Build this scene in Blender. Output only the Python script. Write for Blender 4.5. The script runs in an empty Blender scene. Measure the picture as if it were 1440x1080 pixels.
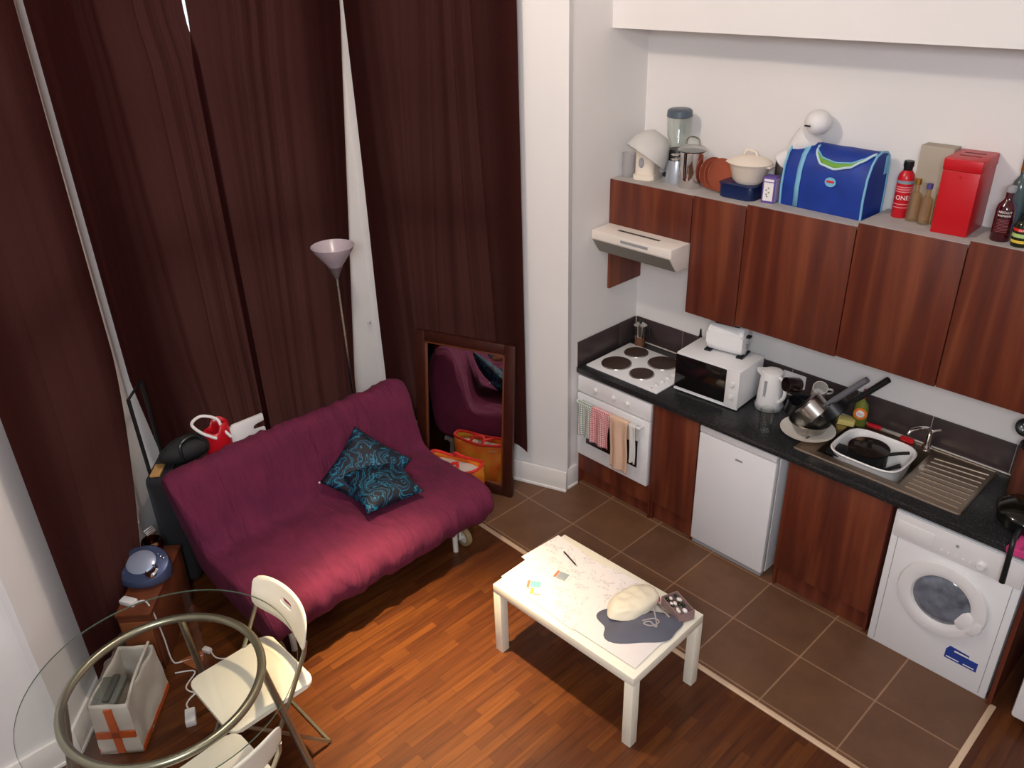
import bpy, bmesh, math, random
from mathutils import Vector, Matrix, noise, Euler
random.seed(7)
PI = math.pi
sc = bpy.context.scene
COL = sc.collection

# ------------------------------------------------------------------ colours and materials
def lin(c):
    c = c/255.0
    return c/12.92 if c <= .04045 else ((c+.055)/1.055)**2.4
def S(r, g, b): return (lin(r), lin(g), lin(b), 1.0)

MATS = {}
def mat(name, col, rough=.5, metal=0., trans=0., ior=1.45, var=0., vscale=6., bump=0., bscale=80., coat=0., spec=None, alpha=1., sheen=0.):
    if name in MATS: return MATS[name]
    m = bpy.data.materials.new(name); m.use_nodes = True
    nt = m.node_tree; b = nt.nodes['Principled BSDF']
    b.inputs['Base Color'].default_value = col
    b.inputs['Roughness'].default_value = rough
    b.inputs['Metallic'].default_value = metal
    b.inputs['Transmission Weight'].default_value = trans
    b.inputs['IOR'].default_value = ior
    b.inputs['Coat Weight'].default_value = coat
    b.inputs['Sheen Weight'].default_value = sheen
    if spec is not None: b.inputs['Specular IOR Level'].default_value = spec
    tc = nt.nodes.new('ShaderNodeTexCoord')
    if var > 0:
        n = nt.nodes.new('ShaderNodeTexNoise'); n.inputs['Scale'].default_value = vscale; n.inputs['Detail'].default_value = 5
        nt.links.new(tc.outputs['Object'], n.inputs['Vector'])
        r = nt.nodes.new('ShaderNodeValToRGB')
        r.color_ramp.elements[0].position = .3; r.color_ramp.elements[1].position = .7
        r.color_ramp.elements[0].color = tuple(c*(1-var) for c in col[:3])+(1,)
        r.color_ramp.elements[1].color = tuple(min(1, c*(1+var)) for c in col[:3])+(1,)
        nt.links.new(n.outputs['Fac'], r.inputs['Fac']); nt.links.new(r.outputs['Color'], b.inputs['Base Color'])
    if bump > 0:
        n2 = nt.nodes.new('ShaderNodeTexNoise'); n2.inputs['Scale'].default_value = bscale; n2.inputs['Detail'].default_value = 3
        nt.links.new(tc.outputs['Object'], n2.inputs['Vector'])
        bp = nt.nodes.new('ShaderNodeBump'); bp.inputs['Strength'].default_value = bump; bp.inputs['Distance'].default_value = .002
        nt.links.new(n2.outputs['Fac'], bp.inputs['Height']); nt.links.new(bp.outputs['Normal'], b.inputs['Normal'])
    MATS[name] = m
    return m

def nodes_of(m): return m.node_tree.nodes, m.node_tree.links, m.node_tree.nodes['Principled BSDF']

def ramp(N, stops):
    r = N.new('ShaderNodeValToRGB'); e = r.color_ramp.elements
    e[0].position, e[0].color = stops[0]; e[1].position, e[1].color = stops[-1]
    for p, c in stops[1:-1]:
        k = e.new(p); k.color = c
    return r

def wood_veneer():
    m = mat('cherry_veneer', S(100, 40, 25), .42)
    N, L, b = nodes_of(m)
    tc = N.new('ShaderNodeTexCoord'); mp = N.new('ShaderNodeMapping'); mp.inputs['Scale'].default_value = (6, 6, .35)
    L.new(tc.outputs['Object'], mp.inputs['Vector'])
    n = N.new('ShaderNodeTexNoise'); n.inputs['Scale'].default_value = 1.6; n.inputs['Detail'].default_value = 8; n.inputs['Distortion'].default_value = .6
    L.new(mp.outputs[0], n.inputs['Vector'])
    r = ramp(N, [(.30, S(64, 21, 13)), (.5, S(94, 36, 20)), (.68, S(120, 56, 31))])
    L.new(n.outputs['Fac'], r.inputs['Fac'])
    mp2 = N.new('ShaderNodeMapping'); mp2.inputs['Scale'].default_value = (160, 160, 3); L.new(tc.outputs['Object'], mp2.inputs['Vector'])
    n2 = N.new('ShaderNodeTexNoise'); n2.inputs['Scale'].default_value = 1.; n2.inputs['Detail'].default_value = 2; L.new(mp2.outputs[0], n2.inputs['Vector'])
    mx = N.new('ShaderNodeMixRGB'); mx.blend_type = 'MULTIPLY'; mx.inputs['Fac'].default_value = .35
    L.new(r.outputs[0], mx.inputs[1]); L.new(n2.outputs['Color'], mx.inputs[2])
    g = N.new('ShaderNodeGamma'); g.inputs[1].default_value = .9; L.new(mx.outputs[0], g.inputs[0])
    L.new(g.outputs[0], b.inputs['Base Color'])
    return m

def floor_wood():
    m = mat('laminate_strip_floor', S(110, 50, 25), .36)
    N, L, b = nodes_of(m)
    tc = N.new('ShaderNodeTexCoord'); mp = N.new('ShaderNodeMapping'); mp.inputs['Rotation'].default_value = (0, 0, PI/2)
    L.new(tc.outputs['Object'], mp.inputs['Vector'])
    br = N.new('ShaderNodeTexBrick'); br.offset = .37; br.inputs['Scale'].default_value = 1
    br.inputs['Brick Width'].default_value = .36; br.inputs['Row Height'].default_value = .048
    br.inputs['Mortar Size'].default_value = .0012; br.inputs['Mortar Smooth'].default_value = .3; br.inputs['Bias'].default_value = -.1
    br.inputs['Color1'].default_value = S(80, 40, 17); br.inputs['Color2'].default_value = S(104, 58, 23); br.inputs['Mortar'].default_value = S(68, 28, 13)
    L.new(mp.outputs[0], br.inputs['Vector'])
    mp2 = N.new('ShaderNodeMapping'); mp2.inputs['Scale'].default_value = (38, 2.2, 1); L.new(tc.outputs['Object'], mp2.inputs['Vector'])
    n = N.new('ShaderNodeTexNoise'); n.inputs['Scale'].default_value = 1.3; n.inputs['Detail'].default_value = 7; n.inputs['Distortion'].default_value = .5
    L.new(mp2.outputs[0], n.inputs['Vector'])
    r = ramp(N, [(.28, (.45, .38, .33, 1)), (.5, (.85, .83, .8, 1)), (.75, (1.25, 1.15, 1.0, 1))]); L.new(n.outputs['Fac'], r.inputs['Fac'])
    mx = N.new('ShaderNodeMixRGB'); mx.blend_type = 'MULTIPLY'; mx.inputs['Fac'].default_value = .8
    L.new(br.outputs['Color'], mx.inputs[1]); L.new(r.outputs[0], mx.inputs[2]); L.new(mx.outputs[0], b.inputs['Base Color'])
    return m

def floor_tile():
    m = mat('brown_ceramic_tile', S(104, 74, 58), .42)
    N, L, b = nodes_of(m)
    tc = N.new('ShaderNodeTexCoord'); mp = N.new('ShaderNodeMapping'); mp.inputs['Location'].default_value = (.503, .190, 0)
    L.new(tc.outputs['Object'], mp.inputs['Vector'])
    br = N.new('ShaderNodeTexBrick'); br.offset = 0; br.squash = 1; br.inputs['Scale'].default_value = 1
    br.inputs['Brick Width'].default_value = .403; br.inputs['Row Height'].default_value = .385
    br.inputs['Mortar Size'].default_value = .0045; br.inputs['Mortar Smooth'].default_value = .2
    br.inputs['Color1'].default_value = S(102, 72, 52); br.inputs['Color2'].default_value = S(112, 78, 54); br.inputs['Mortar'].default_value = S(150, 118, 92)
    L.new(mp.outputs[0], br.inputs['Vector'])
    n = N.new('ShaderNodeTexNoise'); n.inputs['Scale'].default_value = 5; n.inputs['Detail'].default_value = 9; n.inputs['Roughness'].default_value = .65
    L.new(tc.outputs['Object'], n.inputs['Vector'])
    r = ramp(N, [(.3, (.72, .68, .66, 1)), (.7, (1.15, 1.12, 1.1, 1))]); L.new(n.outputs['Fac'], r.inputs['Fac'])
    mx = N.new('ShaderNodeMixRGB'); mx.blend_type = 'MULTIPLY'; mx.inputs['Fac'].default_value = .75
    L.new(br.outputs['Color'], mx.inputs[1]); L.new(r.outputs[0], mx.inputs[2]); L.new(mx.outputs[0], b.inputs['Base Color'])
    return m

def granite():
    m = mat('black_speckled_worktop', S(40, 40, 44), .28)
    N, L, b = nodes_of(m)
    tc = N.new('ShaderNodeTexCoord'); v = N.new('ShaderNodeTexNoise'); v.inputs['Scale'].default_value = 170; v.inputs['Detail'].default_value = 4
    L.new(tc.outputs['Object'], v.inputs['Vector'])
    r = ramp(N, [(.42, S(20, 20, 22)), (.6, S(46, 46, 48)), (.78, S(120, 118, 112))]); L.new(v.outputs['Fac'], r.inputs['Fac'])
    L.new(r.outputs[0], b.inputs['Base Color'])
    return m

def curtain_cloth():
    m = bpy.data.materials.new('dark_brown_curtain_cloth'); m.use_nodes = True
    N, L = m.node_tree.nodes, m.node_tree.links; N.remove(N['Principled BSDF']); out = N['Material Output']
    tc = N.new('ShaderNodeTexCoord'); mp = N.new('ShaderNodeMapping'); mp.inputs['Scale'].default_value = (300, 300, 60); L.new(tc.outputs['Object'], mp.inputs['Vector'])
    n = N.new('ShaderNodeTexNoise'); n.inputs['Scale'].default_value = 1; n.inputs['Detail'].default_value = 3; L.new(mp.outputs[0], n.inputs['Vector'])
    r = ramp(N, [(.35, S(28, 10, 11)), (.7, S(43, 18, 17))]); L.new(n.outputs['Fac'], r.inputs['Fac'])
    d = N.new('ShaderNodeBsdfDiffuse'); d.inputs['Roughness'].default_value = .8; L.new(r.outputs[0], d.inputs['Color'])
    t = N.new('ShaderNodeBsdfTranslucent'); t.inputs['Color'].default_value = S(172, 106, 92)
    mx = N.new('ShaderNodeMixShader'); mx.inputs[0].default_value = .10
    L.new(d.outputs[0], mx.inputs[1]); L.new(t.outputs[0], mx.inputs[2]); L.new(mx.outputs[0], out.inputs['Surface'])
    return m

def sofa_cloth():
    m = mat('burgundy_cotton_cover', S(112, 30, 60), .9)
    N, L, b = nodes_of(m)
    tc = N.new('ShaderNodeTexCoord')
    n = N.new('ShaderNodeTexNoise'); n.inputs['Scale'].default_value = 7; n.inputs['Detail'].default_value = 6; L.new(tc.outputs['Object'], n.inputs['Vector'])
    r = ramp(N, [(.3, S(92, 23, 55)), (.7, S(108, 29, 62))]); L.new(n.outputs['Fac'], r.inputs['Fac']); L.new(r.outputs[0], b.inputs['Base Color'])
    n2 = N.new('ShaderNodeTexNoise'); n2.inputs['Scale'].default_value = 420; L.new(tc.outputs['Object'], n2.inputs['Vector'])
    mp = N.new('ShaderNodeMapping'); mp.inputs['Scale'].default_value = (6, 26, 5); L.new(tc.outputs['Object'], mp.inputs['Vector'])
    n3 = N.new('ShaderNodeTexNoise'); n3.inputs['Scale'].default_value = 1; n3.inputs['Detail'].default_value = 5; n3.inputs['Distortion'].default_value = 1.4; L.new(mp.outputs[0], n3.inputs['Vector'])
    bp = N.new('ShaderNodeBump'); bp.inputs['Strength'].default_value = .8; bp.inputs['Distance'].default_value = .02
    L.new(n3.outputs['Fac'], bp.inputs['Height'])
    bp2 = N.new('ShaderNodeBump'); bp2.inputs['Strength'].default_value = .15; bp2.inputs['Distance'].default_value = .001
    L.new(n2.outputs['Fac'], bp2.inputs['Height']); L.new(bp.outputs[0], bp2.inputs['Normal']); L.new(bp2.outputs[0], b.inputs['Normal'])
    return m

def cushion_cloth():
    m = mat('navy_and_teal_leaf_print', S(20, 40, 60), .6)
    N, L, b = nodes_of(m)
    tc = N.new('ShaderNodeTexCoord')
    n = N.new('ShaderNodeTexNoise'); n.inputs['Scale'].default_value = 6; n.inputs['Detail'].default_value = 1.5; L.new(tc.outputs['Object'], n.inputs['Vector'])
    mx = N.new('ShaderNodeMixRGB'); mx.inputs['Fac'].default_value = .28; L.new(tc.outputs['Object'], mx.inputs[1]); L.new(n.outputs['Color'], mx.inputs[2])
    w = N.new('ShaderNodeTexWave'); w.wave_type = 'BANDS'; w.inputs['Scale'].default_value = 5; w.inputs['Distortion'].default_value = 16; w.inputs['Detail'].default_value = 3; w.inputs['Detail Scale'].default_value = 1.6
    L.new(mx.outputs[0], w.inputs['Vector'])
    r = ramp(N, [(.0, S(8, 12, 24)), (.46, S(8, 18, 40)), (.66, S(12, 70, 100)), (.82, S(30, 130, 150)), (.92, S(8, 26, 54))])
    L.new(w.outputs['Fac'], r.inputs['Fac']); L.new(r.outputs[0], b.inputs['Base Color'])
    return m

def check_cloth(name, a, bcol, sx, sy):
    m = mat(name, a, .9)
    N, L, b = nodes_of(m)
    tc = N.new('ShaderNodeTexCoord')
    br = N.new('ShaderNodeTexBrick'); br.offset = 0; br.inputs['Scale'].default_value = 1
    br.inputs['Brick Width'].default_value = sx; br.inputs['Row Height'].default_value = sy; br.inputs['Mortar Size'].default_value = .0022
    br.inputs['Color1'].default_value = a; br.inputs['Color2'].default_value = a; br.inputs['Mortar'].default_value = bcol
    mp = N.new('ShaderNodeMapping'); mp.inputs['Rotation'].default_value = (PI/2, 0, 0)
    L.new(tc.outputs['Object'], mp.inputs['Vector']); L.new(mp.outputs[0], br.inputs['Vector']); L.new(br.outputs['Color'], b.inputs['Base Color'])
    return m

def thin_glass(name, tint=(1, 1, 1, 1), refl=.06, frost=0.):
    m = bpy.data.materials.new(name); m.use_nodes = True
    N, L = m.node_tree.nodes, m.node_tree.links; N.remove(N['Principled BSDF']); out = N['Material Output']
    t = N.new('ShaderNodeBsdfTransparent'); t.inputs['Color'].default_value = tint
    g = N.new('ShaderNodeBsdfGlossy'); g.inputs['Roughness'].default_value = .03
    lw = N.new('ShaderNodeLayerWeight'); lw.inputs['Blend'].default_value = .5
    pw = N.new('ShaderNodeMath'); pw.operation = 'POWER'; pw.inputs[1].default_value = 4.; L.new(lw.outputs['Facing'], pw.inputs[0])
    f = N.new('ShaderNodeMath'); f.operation = 'MULTIPLY_ADD'; f.inputs[1].default_value = .75; f.inputs[2].default_value = refl*.6; L.new(pw.outputs[0], f.inputs[0])
    mx = N.new('ShaderNodeMixShader'); L.new(f.outputs[0], mx.inputs[0]); L.new(t.outputs[0], mx.inputs[1]); L.new(g.outputs[0], mx.inputs[2])
    last = mx
    if frost > 0:
        d = N.new('ShaderNodeBsdfDiffuse'); d.inputs['Color'].default_value = S(225, 222, 218)
        m2 = N.new('ShaderNodeMixShader'); m2.inputs[0].default_value = frost
        L.new(mx.outputs[0], m2.inputs[1]); L.new(d.outputs[0], m2.inputs[2]); last = m2
    L.new(last.outputs[0], out.inputs['Surface'])
    return m

WALL = mat('white_emulsion_wall', S(226, 221, 218), .75, var=.015, vscale=2.5, bump=.12, bscale=120)
WHITE_GLOSS = mat('white_gloss_paint', S(232, 226, 220), .4)
VENEER = wood_veneer(); FLOORW = floor_wood(); TILE = floor_tile(); GRAN = granite(); CURT = curtain_cloth(); SOFA = sofa_cloth(); CUSH = cushion_cloth()
UPSTAND = mat('dark_brown_wall_tile', S(64, 52, 52), .32, var=.12, vscale=14)
GROUT = mat('pale_grout', S(190, 180, 170), .8)
BRASS = mat('satin_threshold_metal', S(226, 196, 164), .4, .3)
CHIP = mat('dusty_grey_board_top', S(178, 172, 168), .7, var=.08, vscale=9)
APPL = mat('white_enamel', S(232, 230, 230), .3, var=.01)
APPL2 = mat('white_plastic', S(226, 222, 220), .45)
CREAM = mat('cream_ceramic', S(230, 216, 200), .35)
GREYPL = mat('grey_plastic', S(150, 150, 152), .5)
BLACK = mat('black_plastic', S(22, 22, 24), .35)
DARKGL = mat('black_oven_glass', S(20, 16, 16), .08)
IRON = mat('brown_black_hotplate', S(58, 40, 32), .5, var=.2, vscale=30)
STEEL = mat('brushed_steel', S(200, 196, 190), .24, 1.)
CHROME = mat('chrome', S(225, 222, 220), .07, 1.)
SINKST = mat('sink_steel', S(176, 162, 146), .3, 1.)
PEWTER = mat('grey_tube_metal', S(165, 160, 140), .3, .85)
SILVERP = mat('silver_plastic', S(170, 174, 182), .3, .5)
TABLEW = mat('white_foil_table', S(240, 233, 214), .4)
CHAIRW = mat('white_chair_plastic', S(238, 230, 212), .4)
PAPER = mat('white_paper', S(232, 225, 222), .7)
INK = mat('grey_print', S(150, 146, 150), .8)
RED = mat('red_metal_paint', S(188, 14, 26), .35)
REDP = mat('red_paint_can', S(190, 22, 34), .3)
DARKRED = mat('dark_red_glass', S(62, 8, 18), .08, coat=.4)
BLUECL = mat('blue_nylon', S(18, 52, 140), .55, var=.18, vscale=10, bump=.2, bscale=40)
LBLUE = mat('pale_blue_webbing', S(120, 178, 208), .6)
GREEN = mat('green_lining', S(110, 160, 60), .6)
NAVY = mat('navy_enamel', S(24, 38, 78), .3)
TERRA = mat('terracotta_glaze', S(178, 92, 66), .4)
CARD = mat('brown_cardboard', S(150, 84, 44), .75, var=.1, vscale=8)
CARTON = mat('grey_brown_carton', S(168, 156, 140), .7, var=.06)
WOODBOX = mat('reddish_wood_chest', S(110, 56, 32), .5, var=.2, vscale=12)
FRAMEW = mat('dark_mahogany_frame', S(60, 26, 18), .3, var=.2, vscale=20)
FRAMEG = mat('orange_brown_bevel', S(104, 54, 32), .35)
MIRROR = mat('mirror_silver', S(235, 238, 236), .01, 1.)
GLASS = thin_glass('clear_glass', (.93, .95, .94, 1)); TABLEGL = thin_glass('table_glass', (.95, .96, .95, 1), refl=.04)
FROST = thin_glass('frosted_plastic', (.9, .88, .86, 1), frost=.62)
AMBER = thin_glass('amber_glass', (.95, .87, .72, 1), frost=.05)
SHADE = mat('greyish_lamp_glass', S(186, 170, 176), .25)
NYLON = mat('black_nylon', S(30, 28, 30), .75, bump=.2, bscale=200)
TAN = mat('tan_leather', S(186, 140, 84), .6)
ORANGE = mat('orange_print', S(226, 116, 30), .6)
ORANGED = mat('burnt_orange_band', S(196, 88, 36), .65)
YELLOW = mat('yellow_print', S(222, 186, 60), .6)
REDPR = mat('red_print', S(212, 36, 26), .6)
CANVAS = mat('off_white_canvas', S(206, 196, 184), .85)
SPONGE = mat('yellow_sponge', S(220, 200, 120), .95, bump=.5, bscale=180)
PEACH = mat('peach_towel', S(222, 184, 156), .95, bump=.4, bscale=160)
CHECKG = check_cloth('grey_checked_towel', S(222, 218, 210), S(120, 140, 128), .016, .016)
CHECKR = check_cloth('red_checked_towel', S(226, 200, 196), S(200, 80, 90), .014, .014)
SLATE = mat('slate_fabric', S(92, 92, 104), .85)
CREAMB = mat('cream_plastic_bag', S(232, 222, 198), .5)
COPPER = mat('copper_brown', S(120, 70, 56), .3, .5)
STICKER = mat('blue_sticker', S(38, 62, 142), .45)
PURPLE = mat('purple_print', S(96, 72, 150), .6)
LILAC = mat('lilac_print', S(190, 170, 206), .6)
PINK = mat('pink_cloth', S(204, 60, 120), .8)
BROWNBOT = mat('brown_wooden_mill', S(110, 72, 50), .4)
SKYB = mat('bright_blue_plastic', S(30, 150, 230), .35)
GOLD = mat('gold_foil', S(190, 146, 60), .3, .8)
LENS = mat('dark_washer_glass', S(104, 108, 118), .12, var=.45, vscale=14)
BLUEGR = mat('blue_grey_plastic', S(92, 104, 140), .25, .6)
RUBBER = mat('tan_rubber', S(150, 128, 92), .7)
OLIVE = mat('dark_green_glass', S(30, 34, 18), .1)

# ------------------------------------------------------------------ mesh builder
class MB:
    def __init__(s): s.bm = bmesh.new(); s.mats = []
    def _m(s, fs, m):
        if m is None: return
        if m not in s.mats: s.mats.append(m)
        for f in fs: f.material_index = s.mats.index(m)
    def box(s, c, d, bev=0., M=None, m=None, seg=2):
        n0 = set(s.bm.faces)
        r = bmesh.ops.create_cube(s.bm, size=1.0)['verts']
        for v in r: v.co = Vector((v.co.x*d[0], v.co.y*d[1], v.co.z*d[2]))
        if bev > 0:
            es = list({e for v in r for e in v.link_edges})
            bmesh.ops.bevel(s.bm, geom=es, offset=min(bev, min(d)*.49), segments=seg, profile=.5, affect='EDGES')
        fs = [f for f in s.bm.faces if f not in n0]
        vs = {v for f in fs for v in f.verts}
        T = Matrix.Translation(Vector(c)) @ (M.to_4x4() if M else Matrix())
        for v in vs: v.co = T @ v.co
        s._m(fs, m); return s
    def b2(s, x0, x1, y0, y1, z0, z1, bev=0., m=None):
        return s.box(((x0+x1)/2, (y0+y1)/2, (z0+z1)/2), (x1-x0, y1-y0, z1-z0), bev, None, m)
    def lathe(s, prof, c=(0, 0, 0), M=None, seg=32, m=None, sx=1., sy=1.):
        T = Matrix.Translation(Vector(c)) @ (M.to_4x4() if M else Matrix())
        rings = []
        for r, z in prof:
            if r < 1e-6: rings.append([s.bm.verts.new(T @ Vector((0, 0, z)))])
            else: rings.append([s.bm.verts.new(T @ Vector((r*sx*math.cos(2*PI*k/seg), r*sy*math.sin(2*PI*k/seg), z))) for k in range(seg)])
        fs = []
        for a, b in zip(rings, rings[1:]):
            for k in range(seg):
                k2 = (k+1) % seg
                q = [a[0] if len(a) == 1 else a[k], a[0] if len(a) == 1 else a[k2], b[0] if len(b) == 1 else b[k2], b[0] if len(b) == 1 else b[k]]
                u = []
                for v in q:
                    if v not in u: u.append(v)
                if len(u) >= 3: fs.append(s.bm.faces.new(u))
        s._m(fs, m); return s
    def cyl(s, c, r, h, M=None, seg=32, m=None, r2=None, bev=0.):
        r2 = r if r2 is None else r2
        if bev: p = [(0, 0), (r-bev, 0), (r, bev), (r2, h-bev), (r2-bev, h), (0, h)]
        else: p = [(0, 0), (r, 0), (r2, h), (0, h)]
        return s.lathe(p, c, M, seg, m)
    def tube(s, pts, r, seg=10, closed=False, m=None, smooth=0):
        P = [Vector(p) for p in pts]
        if smooth:
            Q = []; n = len(P); rng = range(n) if closed else range(n-1)
            for i in rng:
                p0 = P[(i-1) % n] if (closed or i > 0) else P[i]; p1 = P[i]; p2 = P[(i+1) % n]
                p3 = P[(i+2) % n] if (closed or i+2 < n) else p2
                for j in range(smooth):
                    t = j/smooth
                    Q.append(.5*((2*p1)+(p2-p0)*t+(2*p0-5*p1+4*p2-p3)*t*t+(3*p1-p0-3*p2+p3)*t**3))
            if not closed: Q.append(P[-1])
            P = Q
        n = len(P); rings = []; up = None
        for i in range(n):
            d = (P[(i+1) % n]-P[i-1]) if closed else (P[min(i+1, n-1)]-P[max(i-1, 0)])
            d.normalize()
            if up is None: up = d.orthogonal().normalized()
            up = (up-d*up.dot(d)); up = up.normalized() if up.length > 1e-5 else d.orthogonal().normalized()
            w = d.cross(up)
            rr = r(i/(n-1)) if callable(r) else r
            rings.append([s.bm.verts.new(P[i]+(up*math.cos(2*PI*k/seg)+w*math.sin(2*PI*k/seg))*rr) for k in range(seg)])
        fs = []
        prs = list(zip(rings, rings[1:]))+([(rings[-1], rings[0])] if closed else [])
        for a, b in prs:
            for k in range(seg): fs.append(s.bm.faces.new((a[k], a[(k+1) % seg], b[(k+1) % seg], b[k])))
        if not closed: fs += [s.bm.faces.new(rings[0][::-1]), s.bm.faces.new(rings[-1])]
        s._m(fs, m); return s
    def prism(s, poly, h, M=None, m=None, bev=0.):
        """poly in local XY, extruded along +Z by h"""
        n0 = set(s.bm.faces)
        T = M.to_4x4() if M else Matrix()
        a = [s.bm.verts.new((p[0], p[1], 0)) for p in poly]; b = [s.bm.verts.new((p[0], p[1], h)) for p in poly]
        n = len(poly); s.bm.faces.new(a[::-1]); s.bm.faces.new(b)
        for k in range(n): s.bm.faces.new((a[k], a[(k+1) % n], b[(k+1) % n], b[k]))
        if bev: bmesh.ops.bevel(s.bm, geom=list({e for v in a+b for e in v.link_edges}), offset=bev, segments=2, profile=.5, affect='EDGES')
        fs = [f for f in s.bm.faces if f not in n0]
        for v in {v for f in fs for v in f.verts}: v.co = T @ v.co
        s._m(fs, m); return s
    def grid(s, fn, nu, nv, m=None, wrap=False):
        V = [[s.bm.verts.new(fn(i/nu, j/nv)) for j in range(nv+1)] for i in range(nu if wrap else nu+1)]
        fs = []
        for i in range(nu):
            i2 = (i+1) % nu if wrap else i+1
            for j in range(nv): fs.append(s.bm.faces.new((V[i][j], V[i2][j], V[i2][j+1], V[i][j+1])))
        s._m(fs, m); return s
    def sph(s, c, r, sc3=(1, 1, 1), m=None, seg=24, M=None):
        n = 14
        return s.lathe([(r*math.sin(PI*k/n), -r*math.cos(PI*k/n)*sc3[2]) for k in range(n+1)], c, M, seg, m, sc3[0], sc3[1])
    def sheet(s, poly, t, fn=None, m=None):
        return s.prism(poly, t, fn, m)
    def build(s, name, m, parent=None, loc=(0, 0, 0), rot=(0, 0, 0), sharp=40, flat=False):
        bmesh.ops.recalc_face_normals(s.bm, faces=s.bm.faces)
        me = bpy.data.meshes.new(name); s.bm.to_mesh(me); s.bm.free()
        ms = s.mats or [m]
        for k in ms: me.materials.append(k)
        if not flat:
            for p in me.polygons: p.use_smooth = True
            me.set_sharp_from_angle(angle=math.radians(sharp))
        o = bpy.data.objects.new(name, me); COL.objects.link(o)
        o.location = loc; o.rotation_euler = rot
        if parent: o.parent = parent
        return o

def thing(name, label, cat, loc=(0, 0, 0), rot=(0, 0, 0), group=None):
    o = bpy.data.objects.new(name, None); COL.objects.link(o); o.empty_display_size = .05
    o.location = loc; o.rotation_euler = rot if not isinstance(rot, (int, float)) else (0, 0, rot)
    o['label'] = label; o['category'] = cat
    if group: o['group'] = group
    return o
def tag(o, label, cat, group=None):
    o['label'] = label; o['category'] = cat
    if group: o['group'] = group
    return o
def struct(o): o['kind'] = 'structure'; return o
def copy_tree(o, parent=None):
    c = o.copy(); COL.objects.link(c); c.parent = parent
    for ch in list(o.children): copy_tree(ch, c)
    return c

def lettering(text, size, parent, m, loc, rot=(PI/2, 0, 0), bend=None, name='lettering'):
    cu = bpy.data.curves.new('t', 'FONT'); cu.body = text; cu.size = size; cu.align_x = 'CENTER'; cu.align_y = 'CENTER'; cu.extrude = .0004; cu.resolution_u = 3
    tmp = bpy.data.objects.new('t', cu); COL.objects.link(tmp)
    dg = bpy.context.evaluated_depsgraph_get(); dg.update()
    me = bpy.data.meshes.new_from_object(tmp.evaluated_get(dg))
    bpy.data.objects.remove(tmp); bpy.data.curves.remove(cu)
    if bend:
        for v in me.vertices:
            a = v.co.x/bend; r = bend+v.co.z
            v.co = Vector((r*math.sin(a), v.co.y, r*math.cos(a)-bend))
    me.name = name; me.materials.clear(); me.materials.append(m)
    o = bpy.data.objects.new(name, me); COL.objects.link(o); o.location = loc; o.rotation_euler = rot; o.parent = parent
    return o

def rx(a): return Matrix.Rotation(a, 3, 'X')
def ry(a): return Matrix.Rotation(a, 3, 'Y')
def rz(a): return Matrix.Rotation(a, 3, 'Z')
def align(v):
    return Vector((0, 0, 1)).rotation_difference(Vector(v).normalized()).to_matrix()
def rrect(w, h, r, n=6, cx=0, cy=0):
    out = []
    for (sx, sy, a0) in ((1, 1, 0), (-1, 1, PI/2), (-1, -1, PI), (1, -1, 3*PI/2)):
        for k in range(n+1):
            a = a0+PI/2*k/n
            out.append((cx+sx*(w/2-r)+r*math.cos(a), cy+sy*(h/2-r)+r*math.sin(a)))
    return out

# ------------------------------------------------------------------ the room
CEIL = 4.2
A = Vector((.02, -.705, 0)); B = Vector((-1.35, -1.23, 0)); C = Vector((-1.35, -2.93, 0)); D = Vector((-.19, -3.89, 0))
XR, YB = 4.6, -6.2

struct(MB().b2(-2.2, XR+.2, YB-.2, -1.385, -.12, 0).build('floor', FLOORW))
struct(MB().b2(-2.2, 2.72, -1.385, .2, -.12, 0).build('floor', TILE))
struct(MB().b2(2.72, XR+.2, -1.385, .2, -.12, 0).build('floor', FLOORW))
struct(MB().box((1.21, -1.385, .003), (2.98, .03, .008), .003).build('trim_1', BRASS))
struct(MB().box((2.733, -.985, .003), (.03, .79, .008), .003).build('trim_2', BRASS))
struct(MB().b2(-2.2, XR+.2, YB-.2, .2, CEIL, CEIL+.1).build('ceiling', WALL))
struct(MB().b2(-.12, XR, 0, .15, 0, CEIL).build('wall_kitchen', WALL))
struct(MB().b2(-.12, 0, -.66, 0, 0, CEIL).build('wall_alcove', WALL))
struct(MB().b2(0, XR, -.33, 0, 2.915, CEIL).build('wall_bulkhead', WALL))
struct(MB().b2(XR, XR+.15, YB, .15, 0, CEIL).build('wall_right', WALL))
struct(MB().b2(-.6, XR+.15, YB-.15, YB, 0, CEIL).build('wall_rear', WALL))
struct(MB().b2(-.34, -.19, YB, -3.89, 0, CEIL).build('wall_left', WALL))

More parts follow.
